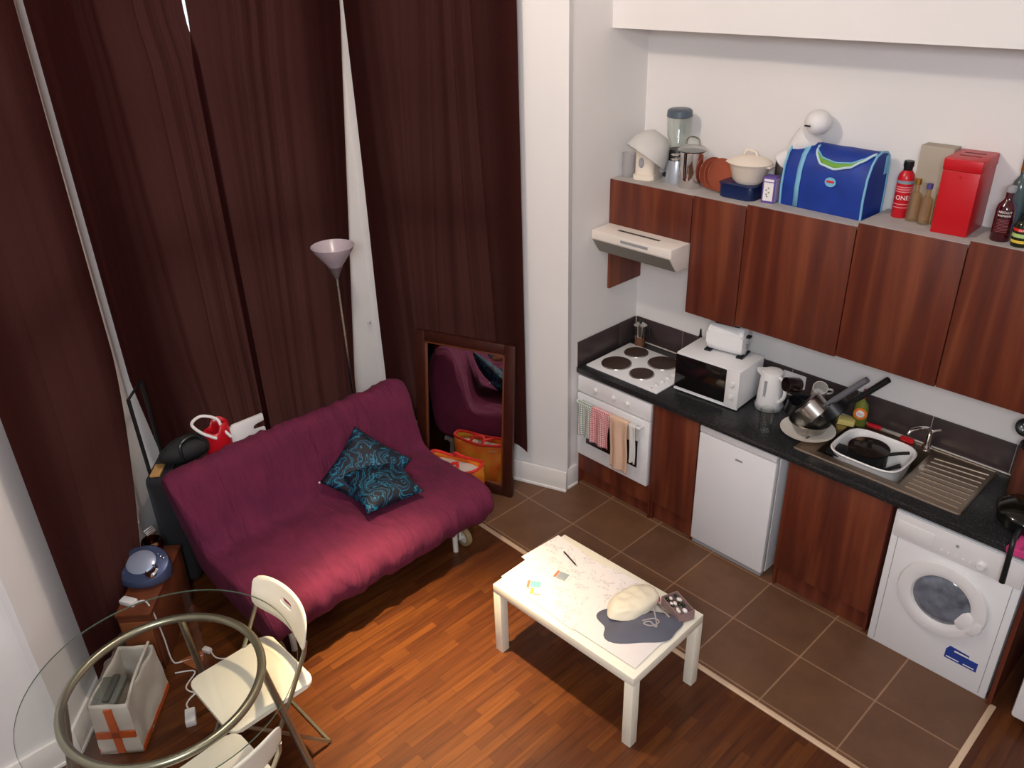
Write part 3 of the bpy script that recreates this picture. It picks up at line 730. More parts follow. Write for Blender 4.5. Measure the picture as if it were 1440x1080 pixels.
tag(MB().box((0, 0, .0175), (.10, .065, .035), .008).build('sponge', SPONGE, loc=(1.578, -.10, .914), rot=(0, 0, .3)), 'yellow sponge at the back corner of the sink', 'sponge')
sa = thing('washing_up_bottle', 'small green bottle with round orange label and red cap by the sink', 'bottle', (1.635, -.058, .914), rot=.3)
MB().lathe([(0, 0), (.034, 0), (.038, .01), (.040, .085), (.032, .13), (.012, .155), (.011, .17), (0, .17)], seg=28, sy=.7).build('bottle_body', mat('yellow_green_plastic', S(104, 110, 44), .3), sa)
MB().lathe([(0, .17), (.014, .17), (.015, .19), (.007, .2), (.006, .222), (0, .222)], seg=16).build('cap', REDP, sa)
MB().cyl((0, -.0278, .08), .036, .0025, rx(PI/2), 28, ).build('label', ORANGE, sa)
MB().cyl((0, -.0304, .08), .022, .001, rx(PI/2), 28).build('label', PAPER, sa)
lettering('Fairy', .014, sa, REDPR, (0, -.0318, .08))
bs = thing('dish_brush', 'red-handled dish brush lying behind the sink', 'brush', (1.63, -.045, .914))
MB().tube([(.055, -.012, .018), (.13, -.012, .022)], .013, 12).build('grip', REDP, bs)
MB().tube([(.13, -.012, .022), (.24, -.015, .02)], .005, 8).build('brush_rod', STEEL, bs)
MB().box((.275, -.015, .014), (.07, .022, .026), .006).build('brush_head', REDP, bs)

# right end of the worktop
uh = thing('utensil_holder', 'copper brown utensil pot at the right end of the worktop', 'utensil holder', (2.495, -.165, .91))
MB().lathe([(0, 0), (.056, 0), (.06, .01), (.060, .275), (.055, .275), (.054, .012), (0, .01)], seg=36).build('pot_body', COPPER, uh)
MB().lathe([(.060, .27), (.065, .276), (.061, .287), (.054, .287), (.054, .275)], seg=36).build('rim', BLACK, uh)
sl = thing('slotted_spoon', 'black slotted spoon standing in the utensil pot', 'spoon', (2.495, -.165, .925), (0, math.radians(-9), 0))
MB().tube([(0, 0, 0), (0, 0, .32)], .005, 8).build('spoon_handle', BLACK, sl)
MB().lathe([(0, .0), (.03, .003), (.042, .012), (.044, .014), (.03, .0), (0, -.003)], (0, -.005, .355), rx(math.radians(72)), 28).build('spoon_head', BLACK, sl)
hh = MB()
for a in range(6): hh.cyl((.018*math.cos(a), -.012-.0, .355+.018*math.sin(a)), .004, .004, rx(math.radians(72)), 8)
hh.build('spoon_hole', PAPER, sl)
tag(MB().tube([(0, 0, 0), (.02, .0, .27), (.024, 0, .33)], lambda t: .005+.012*max(0, t-.7)*3, 10).build('spatula', BLACK, loc=(2.505, -.15, .925), rot=(0, 0, .2)), 'black spatula in the utensil pot', 'spatula')
pan = thing('wok', 'black pan at the worktop end, handle hanging over the washing machine', 'pan', (2.59, -.40, .912))
MB().lathe([(0, 0), (.09, 0), (.12, .025), (.128, .075), (.132, .078), (.124, .076), (.115, .028), (.088, .006), (0, .006)], seg=40).build('pan_body', mat('black_enamel_pan', S(16, 16, 14), .12), pan)
MB().lathe([(.128, .077), (.12, .09), (.06, .115), (.0, .122)], seg=40).build('pan_lid', mat('black_enamel_lid', S(18, 18, 12), .1), pan)
MB().lathe([(0, .122), (.01, .122), (.02, .14), (.016, .152), (0, .154)], seg=20).build('lid_knob', BLACK, pan)
MB().tube([(.012, -.125, .06), (.014, -.20, .07), (.02, -.246, .045), (.026, -.262, -.04), (.03, -.268, -.15)], lambda t: .010+.003*t, 10, smooth=6).build('handle', BLACK, pan)
def clothf(u, v):
    y = -.47-.137*min(1, v*1.4); z = .914; k = max(0, v*1.4-1)/.4
    if k > 0: z = .914-.035*k; y = -.609-.004*k
    return Vector((2.595+.115*u+.01*math.sin(v*6), y, z+.002*math.sin(u*14)+.002))
dc = MB().grid(clothf, 14, 24).build('dishcloth', PINK, sharp=180); dc.modifiers.new('s', 'SOLIDIFY').thickness = .003
tag(dc, 'pink dishcloth under the black pan at the worktop edge', 'cloth')

# ------------------------------------------------------------------ things on top of the wall units
tag(MB().lathe([(0, 0), (.037, 0), (.042, .14), (.039, .14), (.034, .006), (0, .006)], (.052, -.205, 2.078)).build('plastic_beaker', thin_glass('cloudy_plastic', (.85, .84, .86, 1), frost=.25)), 'cloudy plastic beaker at the left end of the cabinet top', 'beaker')
mx_ = thing('food_processor', 'white food mixer base with grey oval button', 'mixer', (.165, -.175, 2.078), rot=.25)
MB().prism(rrect(.115, .10, .02), .20, bev=.01).build('mixer_body', CREAM, mx_)
MB().prism(rrect(.135, .12, .02), .03, bev=.006).build('mixer_foot', CREAM, mx_)
MB().lathe([(0, .004), (.014, .004), (.018, 0)], (-.015, -.051, .10), rx(PI/2), 24, None, 1, 1.7).build('power_button', GREYPL, mx_)
bo = MB()
cam_dir = Vector((.55, -.72, .18))
pf = [(0, 0), (.05, .003), (.085, .03), (.118, .085), (.132, .15), (.14, .155), (.128, .153), (.112, .086), (.08, .036), (.048, .01), (0, .008)]
bo.lathe(pf, (0, 0, 0), align((-.335, -.52, -.84)), 48)
tag(bo.build('mixing_bowl', FROST, loc=(.250, -.164, 2.345)), 'big frosted plastic bowl leaning on the white mixer', 'bowl')
bl = thing('blender', 'silver blender with glass jar and grey lid', 'blender', (.342, -.125, 2.078))
MB().lathe([(0, 0), (.078, 0), (.078, .012), (.07, .09), (.06, .13), (0, .13)]).build('blender_base', SILVERP, bl)
MB().lathe([(0, .13), (.057, .13), (.06, .145), (.05, .19), (0, .19)]).build('jar_collar', BLACK, bl)
MB().lathe([(.044, .19), (.047, .215), (.066, .27), (.071, .375), (.067, .375), (.062, .272), (.043, .22), (.04, .195)], seg=16).build('glass_jar', GLASS, bl)
MB().lathe([(0, .412), (.06, .412), (.07, .404), (.073, .372), (.066, .368)]).build('jar_lid', mat('slate_grey_lid', S(78, 88, 100), .4), bl)
MB().cyl((-.035, -.062, .05), .014, .014, rx(PI/2) @ ry(.5), 16).build('dial', BLACK, bl)
ptt = thing('stock_pot', 'tall shiny steel pot with glass lid and loop handle', 'pot', (.475, -.165, 2.078))
MB().lathe([(0, 0), (.072, 0), (.074, .005), (.074, .20), (.079, .203), (.071, .201), (.07, .008), (0, .006)]).build('pot_body', CHROME, ptt)
MB().lathe([(.079, .206), (.085, .21), (.06, .228), (0, .238)]).build('glass_lid', thin_glass('lid_glass', (.8, .82, .8, 1), frost=.3), ptt)
MB().tube([(-.045, 0, .234), (-.042, 0, .262), (-.02, 0, .278), (.02, 0, .278), (.042, 0, .262), (.045, 0, .234)], .005, 8, smooth=4).build('lid_handle', STEEL, ptt)
for z in (.15, .175): 
    MB().tube([(-.068, -.02, z), (-.10, -.03, z), (-.10, -.06, z), (-.062, -.045, z)], .006, 8, smooth=4).build('pot_handle', CHROME, ptt)
for k, (x, a) in enumerate(((.578, -.12), (.615, -.24), (.652, -.34))):
    R = rz(-.35) @ ry(PI/2+a)
    rr_ = .088 if k < 2 else .094
    lw = 2.078 if x < .604 else 2.080
    o = MB().lathe([(0, 0), (rr_*.7, 0), (rr_, .018), (rr_, .022), (rr_*.68, .006), (0, .006)], (0, 0, 0), R, 40).build('terracotta_dish', TERRA)
    bpy.context.view_layer.update()
    zm = min((v.co.z for v in o.data.vertices))
    o.location = (x, -.13-.006*k, (2.080 if k == 2 else 2.0805)-zm)
    tag(o, ('terracotta dish standing on edge against the steel pot', 'middle one of three terracotta dishes standing on edge', 'terracotta dish standing on edge nearest the cream casserole')[k], 'dish', 'terracotta dishes on edge')
tn = thing('roasting_tin', 'dark blue rectangular oven dish under the cream casserole', 'oven dish', (.813, -.165, 2.080))
MB().prism(rrect(.21, .15, .03), .07, bev=.008).build('dish_body', NAVY, tn)
MB().prism(rrect(.225, .165, .035), .008, Matrix.Translation((0, 0, .07)), bev=.003).build('dish_rim', NAVY, tn)
cs = thing('casserole', 'cream lidded casserole on the blue oven dish', 'casserole', (.835, -.15, 2.1582))
MB().lathe([(0, 0), (.07, 0), (.09, .02), (.112, .10), (.116, .104), (0, .104)], seg=48, sy=.85).build('casserole_body', CREAM, cs)
MB().lathe([(.125, .104), (.128, .110), (.10, .128), (.04, .145), (0, .15)], seg=48, sy=.85).build('casserole_lid', CREAM, cs)
MB().tube([(-.04, 0, .14), (-.03, 0, .165), (0, 0, .172), (.03, 0, .165), (.04, 0, .14)], .008, 8, smooth=4).build('lid_handle', CREAM, cs)
for k in (-1, 1): MB().box((k*.122, 0, .098), (.03, .05, .012), .005).build('side_handle', CREAM, cs)
tb = thing('tea_box', 'upright white box with purple edges beside the blue bag', 'box', (1.005, -.205, 2.092), rot=.15)
MB().b2(-.034, .034, -.03, .045, 0, .135, .001).build('box_body', PURPLE, tb)
MB().b2(-.026, .026, -.0312, -.0302, .012, .108).b2(-.026, .026, -.0312, -.0302, .113, .126).build('front_label', PAPER, tb)
MB().b2(.0342, .0352, -.025, .04, .006, .129).build('side_label', LILAC, tb)
fl = MB()
for k in range(5): fl.cyl((random.uniform(-.012, .012), -.0312, .035+.011*k), .005, .0008, rx(PI/2), 8)
fl.build('printed_sprig', mat('grey_green_print', S(140, 146, 120), .7), tb)
t2 = thing('packet', 'lilac and white packet between the purple-edged box and the blue bag', 'packet', (1.055, -.105, 2.092))
MB().b2(-.026, .022, -.03, .03, 0, .13, .002).build('packet_body', LILAC, t2)
MB().b2(-.02, .016, -.0312, -.0302, .02, .11).build('front_label', PAPER, t2)
st_ = thing('steel_canister', 'dark steel canister standing behind the boxes', 'canister', (.985, -.075, 2.092))
MB().lathe([(0, 0), (.036, 0), (.036, .2), (.034, .225), (.0, .228)]).build('canister_body', mat('gunmetal', S(110, 104, 100), .3, .8), st_)
pm = thing('patterned_jar', 'red and white patterned jar behind the blue bag', 'jar', (1.085, -.05, 2.092))
MB().lathe([(0, 0), (.035, 0), (.037, .13), (.03, .15), (0, .15)]).build('jar_body', mat('red_white_pattern', S(206, 150, 150), .4, var=.6, vscale=60), pm)
wl = thing('desk_lamp', 'white lamp with bell shade and domed top leaning above the blue bag', 'lamp', (1.085, -.055, 2.243))
ax = Vector((.62, -.05, .66)).normalized()
MB().lathe([(.055, -.02), (.05, .0), (.034, .05), (.03, .06)], (-.075, -.03, .055), align(ax), 28).build('lower_shade', APPL2, wl)
MB().lathe([(.036, .04), (.06, .10), (.07, .17), (.064, .19), (.0, .2)], (-.075, -.03, .055), align(ax), 28).build('bell_shade', APPL2, wl)
MB().sph((.075, -.035, .26), .066, (1, 1, .92)).build('dome', APPL2, wl)
MB().b2(.04, .07, -.108, -.096, .246, .252).build('slot', BLACK, wl)
MB().lathe([(0, 0), (.03, 0), (.034, .006), (.02, .03), (.014, .06), (0, .06)], (-.015, 0, 0)).build('lamp_base', APPL2, wl)

# blue cooler bag
cb = thing('cooler_bag', 'large blue cooler bag with pale blue piping, half open', 'bag', (1.30, -.005, 2.0925), rot=-.055)
W2 = .225
bp_ = [(-.205, 0), (-.21, .10), (-.20, .20), (-.175, .262), (-.14, .298), (-.095, .312), (-.05, .305), (-.022, .285), (-.012, .25), (-.008, .1), (-.01, 0)]
bag = MB()
N_ = 26
def ring(x, sc_):
    cy, cz = -.11, .14
    return [bag.bm.verts.new((x, cy+(p[0]-cy)*sc_, max(0, cz+(p[1]-cz)*sc_) if p[1] > 0 else 0)) for p in bp_]
rings = [ring(-W2+2*W2*k/N_, 1 if 0 < k < N_ else .97) for k in range(N_+1)]
for a, b in zip(rings, rings[1:]):
    for k in range(len(bp_)): bag.bm.faces.new((a[k], a[(k+1) % len(bp_)], b[(k+1) % len(bp_)], b[k]))
bag.bm.faces.new(rings[0]); bag.bm.faces.new(rings[-1][::-1])
for v in bag.bm.verts:
    if v.co.z > .01:
        q = noise.noise(v.co*7+Vector((3, 1, 2)))
        v.co.y += .008*q; v.co.z += .005*noise.noise(v.co*9)*(v.co.z > .1)
bag.build('bag_body', BLUECL, cb, sharp=60)
for x in (-W2, W2):
    MB().tube([(x, p[0]*1.0-.002*(p[0] < -.1), p[1]+.002) for p in bp_], .006, 8).build('piping', LBLUE, cb)
def strap(x, upto=8):
    s_ = MB(); q = [(x, p[0]-.004, p[1]+.004) for p in bp_[:upto]]
    for (a, b) in zip(q, q[1:]):
        a, b = Vector(a), Vector(b); d = (b-a); n_ = Vector((0, -d.z, d.y)).normalized()
        v = [s_.bm.verts.new(a+Vector((-.013, 0, 0))-n_*.0), s_.bm.verts.new(a+Vector((.013, 0, 0))), s_.bm.verts.new(b+Vector((.013, 0, 0))), s_.bm.verts.new(b+Vector((-.013, 0, 0)))]
        s_.bm.faces.new(v)
    bmesh.ops.remove_doubles(s_.bm, verts=s_.bm.verts, dist=1e-5)
    o = s_.build('strap', LBLUE, cb); md = o.modifiers.new('s', 'SOLIDIFY'); md.thickness = .004; md.offset = 0
strap(-.135)
MB().b2(W2-.002, W2+.004, -.05, -.025, .20, .29, .001).build('side_tab', LBLUE, cb)
# crescent opening on the front top
def on_front(z):
    for (y0, z0), (y1, z1) in zip(bp_, bp_[1:]):
        if z0 <= z <= z1: return y0+(y1-y0)*(z-z0)/(z1-z0)
    return -.1
cr = MB(); V1, V2 = [], []
def interp(T, t):
    for (a, va), (b, vb) in zip(T, T[1:]):
        if a <= t <= b:
            q = (t-a)/(b-a); q = q*q*(3-2*q)*.5+q*.5
            return va+(vb-va)*q
for k in range(33):
    t = k/32; x = -.09+.30*t
    zl = interp([(0, .305), (.06, .275), (.2, .235), (.45, .222), (.7, .240), (.88, .275), (1, .305)], t); zt_ = interp([(0, .308), (.06, .287), (.2, .264), (.45, .252), (.7, .260), (.88, .284), (1, .308)], t)
    V1.append(cr.bm.verts.new((x, on_front(zl)-.010, zl))); V2.append(cr.bm.verts.new((x, on_front(zt_)-.010, zt_)))
for k in range(32): cr.bm.faces.new((V1[k], V1[k+1], V2[k+1], V2[k]))
cp = [tuple(v.co) for v in V1]; cq = [tuple(v.co) for v in V2]
co = cr.build('green_lining', GREEN, cb); md = co.modifiers.new('s', 'SOLIDIFY'); md.thickness = .004; md.offset = 0
MB().tube(cp, .006, 8).build('piping', mat('pale_piping', S(190, 214, 222), .6), cb)
MB().tube(cq, .004, 8).build('piping', LBLUE, cb)
lg = MB().cyl((.045, -.212, .135), .03, .004, rx(PI/2), 28).build('logo_badge', LBLUE, cb); lg.scale = (1, 1, .78); lg.location = (.0, 0, .055)
lg2 = MB().b2(.025, .065, -.219, -.2155, .158, .168, .001).build('logo_stripe', REDPR, cb)

# spray can, bottles, carton, red box, spirits
ca = thing('spray_can', 'red spray can with black cap', 'spray can', (1.645, -.095, 2.113), rot=.30)
MB().lathe([(0, 0), (.036, 0), (.038, .004), (.038, .185), (.034, .205), (.02, .225), (0, .225)]).build('can_body', REDP, ca)
MB().lathe([(.0385, .165), (.0385, .18)], seg=32).build('grey_band', mat('grey_blue_band', S(130, 146, 156), .4), ca)
MB().lathe([(0, .225), (.02, .225), (.021, .24), (.024, .245), (.022, .268), (0, .27)], seg=20).build('cap', BLACK, ca)
cn = MB(); 
for zz in (.05, .066): cn.lathe([(.0386, zz), (.0386, zz+.004)], seg=32)
for zz in (.125, .136, .147): cn.lathe([(.0386, zz), (.0386, zz+.005)], seg=32)
cn.build('label_bands', mat('pink_white_print', S(220, 140, 145), .5), ca)
lettering('ONE', .03, ca, PAPER, (0, -.0388, .098), bend=.0386)
for k, (x, y, r, hh_, nm) in enumerate(((1.716, -.125, .029, .175, 'amber glass bottle next to the red spray can'), (1.776, -.14, .027, .165, 'front amber glass bottle beside the red box'), (1.822, -.115, .02, .19, 'amber glass bottle half hidden by the red box'))):
    b_ = thing('glass_bottle', nm, 'bottle', (x, y, 2.113), group='slim amber bottles')
    MB().lathe([(0, 0), (r, 0), (r, hh_*.72), (r*.45, hh_*.8), (r*.4, hh_), (r*.3, hh_), (r*.3, hh_*.8), (r*.9, hh_*.7), (r*.9, .006), (0, .006)], seg=20).build('bottle_body', AMBER, b_)
    MB().cyl((0, 0, hh_), r*.5, .025, None, 14).build('cap', (GOLD, mat('violet_cap', S(80, 70, 130), .4), GOLD)[k], b_)
tag(MB().b2(-.075, .075, -.04, .04, 0, .345, .002).build('carton', CARTON, loc=(1.755, -.013-.04, 2.113), rot=(0, 0, 0)), 'tall grey-brown carton behind the bottles and red box', 'carton').location.y = -.046
# move bottles clear of the carton
rb = thing('cash_box', 'red metal box with slotted lid', 'box', (1.922, -.125, 2.113), rot=.05)
MB().b2(-.078, .078, -.11, .116, 0, .285, .004).build('box_body', RED, rb)
ld = MB().b2(-.081, .081, -.113, .119, .285, .338, .006).build('box_lid', RED, rb)
for q in (-.03, .035): MB().b2(-.045, .045, q, q+.012, .3375, .339).build('slot', mat('dark_red_slot', S(90, 20, 26), .6), ld)
MB().cyl((.0, -.11, .262), .005, .004, rx(PI/2), 10).build('rivet', RED, rb)
vb = thing('spirit_bottle', 'dark red spirit bottle with white lettering at the right', 'bottle', (2.138, -.225, 2.133), rot=.2)
MB().lathe([(0, 0), (.037, 0), (.04, .005), (.04, .135), (.036, .155), (.02, .175), (.0165, .185), (.0165, .215), (0, .215)], seg=36).build('bottle_body', DARKRED, vb)
MB().lathe([(0, .238), (.018, .237), (.019, .215), (.0168, .21)], seg=24).build('cap', GREYPL, vb)
lettering('ABSOLUT', .0135, vb, PAPER, (0, -.0405, .130), bend=.0402)
lettering('RASPBERRI', .0115, vb, PAPER, (0, -.0405, .115), bend=.0402)
tl = MB()
for k in range(9): tl.grid(lambda u, v, k=k: Vector((.0404*math.sin(-.62+1.24*u), -.0404*math.cos(-.62+1.24*u), .045+.0065*k+.0018*v)), 12, 1)
tl.build('small_print', mat('faded_pink_print', S(150, 90, 96), .5), vb)
gb = thing('wine_bottle', 'bottle with grey neck and gold foil top behind the dark red one', 'bottle', (2.13, -.075, 2.133))
MB().lathe([(0, 0), (.037, 0), (.038, .19), (.03, .225), (.015, .25), (.014, .315), (0, .315)], seg=28).build('bottle_body', mat('grey_green_glass', S(70, 84, 84), .15), gb)
MB().lathe([(.0155, .27), (.017, .275), (.017, .36), (.0, .362)], seg=20).build('foil', GOLD, gb)
tag(MB().prism(rrect(.09, .08, .02), .27, bev=.012).build('plastic_canister', SKYB, loc=(2.225, -.065, 2.133)), 'bright blue plastic container at the right photo edge', 'canister')
kb = thing('jar', 'small dark jar with green and yellow bands beside the dark red bottle', 'jar', (2.228, -.25, 2.133), rot=.25)
MB().lathe([(0, 0), (.036, 0), (.038, .004), (.038, .085), (.03, .105), (.018, .115), (0, .115)], seg=32).build('jar_body', OLIVE, kb)
MB().lathe([(0, .145), (.02, .143), (.022, .115), (.018, .112)], seg=20).build('lid', BLACK, kb)
for z0_, z1_, m_ in ((.018, .03, YELLOW), (.042, .058, mat('pale_green_band', S(170, 196, 120), .5)), (.068, .08, REDPR)):
    MB().lathe([(.0384, z0_), (.0384, z1_)], seg=32).build('label_band', m_, kb)
lettering('OLA', .012, kb, PAPER, (-.006, -.0388, .074), bend=.0386)

# ------------------------------------------------------------------ coffee table
ct = thing('coffee_table', 'low white rectangular coffee table covered in papers', 'table', (1.182, -1.756, 0), rot=.0225)
MB().box((0, 0, .425), (.90, .55, .05), .002).build('tabletop', TABLEW, ct)
for a in (-1, 1):
    for b in (-1, 1): MB().box((a*.425, b*.25, .2), (.05, .05, .4), .0015).build('leg', TABLEW, ct)
ZT = .4505
PRINTED = mat('printed_paper', S(240, 238, 234), .7)
N, L, bb = nodes_of(PRINTED); tc = N.new('ShaderNodeTexCoord')
wv = N.new('ShaderNodeTexBrick'); wv.offset = .37; wv.inputs['Scale'].default_value = 1; wv.inputs['Brick Width'].default_value = .02; wv.inputs['Row Height'].default_value = .008; wv.inputs['Mortar Size'].default_value = .0028; wv.inputs['Mortar Smooth'].default_value = .1
wv.inputs['Color1'].default_value = (0, 0, 0, 1); wv.inputs['Color2'].default_value = (1, 1, 1, 1); wv.inputs['Mortar'].default_value = (0, 0, 0, 1); L.new(tc.outputs['Object'], wv.inputs['Vector'])
nz = N.new('ShaderNodeTexNoise'); nz.inputs['Scale'].default_value = 16; nz.inputs['Detail'].default_value = 1; L.new(tc.outputs['Object'], nz.inputs['Vector'])
mm = N.new('ShaderNodeMath'); mm.operation = 'GREATER_THAN'; mm.inputs[1].default_value = .53; L.new(nz.outputs['Fac'], mm.inputs[0])
m2 = N.new('ShaderNodeMath'); m2.operation = 'MULTIPLY'; L.new(mm.outputs[0], m2.inputs[0]); L.new(wv.outputs['Color'], m2.inputs[1])
m3 = N.new('ShaderNodeMixRGB'); m3.inputs[1].default_value = S(232, 225, 222); m3.inputs[2].default_value = S(140, 134, 140); L.new(m2.outputs[0], m3.inputs['Fac']); L.new(m3.outputs[0], bb.inputs['Base Color'])
def sheet(x, y, w, h, rot, z, label, group='papers on the coffee table', lines=0, logo=None):
    t = thing('paper_sheet', label, 'paper', (x, y, z), rot=rot, group=group)
    MB().b2(-w/2, w/2, -h/2, h/2, 0, .0012).build('paper', PRINTED if lines else PAPER, t)
    return t
sheet(.885, -1.845, .32, .25, .02, ZT+.0, 'white paper sheet at the left front of the coffee table', lines=1)
sheet(.83, -1.665, .26, .27, -.06, ZT+.0016, 'white paper overhanging the back left corner of the coffee table', lines=1)
sheet(1.06, -1.72, .30, .36, .12, ZT+.0032, 'printed paper in the middle of the coffee table', lines=1)
sheet(1.08, -1.885, .34, .21, -.03, ZT+.0048, 'white paper along the front edge of the coffee table', lines=1)
sheet(1.22, -1.68, .23, .32, .10, ZT+.0064, 'paper sheet partly under the cream bag', lines=1)
sheet(1.42, -1.80, .36, .36, .04, ZT+.008, 'large white sheet under the folded dark garment', lines=0)
pe = thing('pen', 'slim dark pen lying on the papers', 'pen', (.897, -1.628, ZT+.0036+.003), rot=math.atan2(-.035, .12))
MB().tube([(-.068, 0, .002), (.055, 0, .002)], .004, 8).build('pen_barrel', BLACK, pe)
MB().tube([(.055, 0, .002), (.07, 0, .002)], lambda t: .0035-.0028*t, 8).build('pen_tip', STEEL, pe)
def leaflet(x, y, rot, cols, label, w=.085, h=.06, z=0):
    t = thing('leaflet', label, 'leaflet', (x, y, ZT+z), rot=rot, group='colour leaflets on the coffee table')
    MB().b2(-w/2, w/2, -h/2, h/2, 0, .002).build('card', PAPER, t)
    a, b, c_ = cols
    MB().b2(-w/2+.003, -w/2+.018, -h/2+.004, h/2-.004, .002, .0026).build('stripe', a, t)
    MB().b2(-w/2+.02, w/2-.012, -h/2+.010, h/2-.004, .002, .0026).build('picture', b, t)
    MB().b2(-w/2+.02, w/2-.012, -h/2+.002, -h/2+.008, .002, .0026).build('caption', c_, t)
ORS = mat('salmon_print', S(226, 120, 90), .6); TEALP = mat('teal_print', S(120, 186, 190), .6); GRP = mat('grey_print_block', S(150, 160, 166), .6)
leaflet(.955, -1.755, .25, (ORS, GRP, INK), 'leaflet with salmon stripe and grey picture near the pen', z=.0062)
leaflet(.90, -1.90, .6, (ORS, TEALP, INK), 'leaflet with teal picture near the front edge', z=.0062)
leaflet(.945, -1.93, .6, (YELLOW, PAPER, ORS), 'white leaflet with yellow edge beside the teal one', w=.07, h=.05, z=.0082)
# dark cloth bundle
def blob(u, v):
    a = u*2*PI; r = v
    q = (1+.10*math.sin(3*a+1)+.06*math.sin(5*a))*(abs(math.cos(a))**3+abs(math.sin(a))**3)**(-1/3)*.92
    x = .205*r*math.cos(a)*q; y = .125*r*math.sin(a)*q
    z = .035*(1-r**3)+.008*noise.noise((x*14, y*14, 3))*(1-r)
    return Vector((x, y, max(.0, z)))
gb_ = MB().grid(blob, 48, 12, wrap=True)
gb_.lathe([(0, 0), (.10, 0)], seg=24)
bmesh.ops.remove_doubles(gb_.bm, verts=gb_.bm.verts, dist=1e-5)
tag(gb_.build('folded_cloth', SLATE, loc=(1.45, -1.755, ZT+.0092), rot=(0, 0, .72)), 'folded slate grey garment on the right of the coffee table', 'cloth')
tag(MB().tube([(1.47, -1.75, .497), (1.50, -1.70, .497), (1.53, -1.70, .494), (1.52, -1.745, .496), (1.485, -1.76, .497), (1.50, -1.73, .499), (1.54, -1.73, .494), (1.44, -1.63, .498)], .0035, 6, smooth=6).build('cord', mat('pale_cord', S(170, 160, 158), .7), loc=(0, 0, .0)), 'pale knotted cord lying on the slate garment', 'cord')
def bagf(u, v):
    a = u*2*PI
    q = 1+.12*noise.noise((math.cos(a)*1.5, math.sin(a)*1.5, v*2))
    r = math.sin(PI*min(v, .999)*.5)**.7
    x = .155*r*math.cos(a)*q; y = .085*r*math.sin(a)*q
    z = .055*(1-v**2.4)+.012*noise.noise((x*22, y*22, 1.3))*(1-v)
    return Vector((x, y, max(0, z)))
b3 = MB().grid(bagf, 40, 16, wrap=True); bmesh.ops.remove_doubles(b3.bm, verts=b3.bm.verts, dist=1e-5)
tag(b3.build('plastic_bag', CREAMB, loc=(1.365, -1.69, ZT+.040), rot=(.0, .05, 1.45)), 'crumpled cream plastic bag on the coffee table', 'plastic bag')
tb2 = thing('tissue_box', 'open patterned box with red scissors at the back right of the coffee table', 'box', (1.525, -1.545, ZT), rot=-.35)
MB().b2(-.075, .075, -.045, .045, 0, .004).b2(-.075, .075, -.045, -.041, 0, .055).b2(-.075, .075, .041, .045, 0, .055).b2(-.075, -.071, -.041, .041, 0, .055).b2(.071, .075, -.041, .041, 0, .055).build('box_tray', mat('mauve_box', S(150, 122, 118), .5), tb2)
it = MB()
for k in range(14): it.sph((random.uniform(-.058, .058), random.uniform(-.03, .03), .045+random.uniform(0, .012)), random.uniform(.009, .014), (1.2, .8, .7), (PAPER, OLIVE, CREAM)[k % 3], 10)
it.build('box_contents', CREAM, tb2)['kind'] = 'stuff'
sci = thing('scissors', 'pink-red scissors beside the patterned box', 'scissors', (1.475, -1.612, ZT+.030), rot=-.3)
MB().tube([(-.06, 0, .006), (-.085, .018, .006), (-.07, .034, .006), (-.045, .02, .006)], .0055, 8, True, smooth=5).tube([(-.06, -.004, .006), (-.09, -.012, .006), (-.08, -.03, .006), (-.05, -.016, .006)], .0055, 8, True, smooth=5).build('finger_loops', mat('pink_red_plastic', S(216, 50, 80), .4), sci)
MB().box((.01, .002, .005), (.12, .014, .003), .001).build('blade', STEEL, sci)

# ------------------------------------------------------------------ sofa
so = thing('futon_sofa', 'burgundy covered futon sofa bed with wheels', 'sofa', (0, -2.215, 0), rot=0)
SP = [(-.04, .205), (.045, .215), (.095, .255), (.116, .31), (.112, .37), (.07, .425), (-.02, .445), (-.15, .447), (-.3, .445), (-.43, .442), (-.52, .445), (-.565, .47), (-.60, .53),
      (-.63, .61), (-.66, .70), (-.69, .78), (-.715, .835), (-.75, .868), (-.80, .87), (-.84, .845), (-.855, .78), (-.85, .65), (-.835, .5), (-.815, .36), (-.75, .25), (-.62, .22), (-.4, .21), (-.2, .205)]
def resample(P, n):
    V = [Vector((p[0], p[1])) for p in P]; Q = []
    m_ = len(V); 
    for i in range(m_):
        p0, p1, p2, p3 = V[i-1], V[i], V[(i+1) % m_], V[(i+2) % m_]
        for j in range(8):
            t = j/8; Q.append(.5*((2*p1)+(p2-p0)*t+(2*p0-5*p1+4*p2-p3)*t*t+(3*p1-p0-3*p2+p3)*t**3))
    L_ = [0]
    for a, b in zip(Q, Q[1:]+Q[:1]): L_.append(L_[-1]+(b-a).length)
    out = []; tot = L_[-1]; k = 0
    for i in range(n):
        s_ = tot*i/n
        while L_[k+1] < s_: k += 1
        t = (s_-L_[k])/(L_[k+1]-L_[k]); out.append(Q[k].lerp(Q[(k+1) % len(Q)], t))
    return out
PR = resample(SP, 150); NP = len(PR)
nor = []
for i in range(NP):
    d = PR[(i+1) % NP]-PR[i-1]; nor.append(Vector((-d.y, d.x)).normalized())
cen = Vector((-.35, .35))
if sum((nor[i].dot(PR[i]-cen) for i in range(NP))) < 0: nor = [-n_ for n_ in nor]
sm = MB(); HL = .765; RE = .05
ys = []
for k in range(9): ys.append((-HL+RE*(1-math.cos(k/8*PI/2)), RE*(1-math.sin(k/8*PI/2))))
for k in range(1, 110): ys.append((-HL+RE+(2*HL-2*RE)*k/110, 0))
for k in range(9): ys.append((HL-RE+RE*math.sin(k/8*PI/2), RE*(1-math.cos(k/8*PI/2))))
rings = []
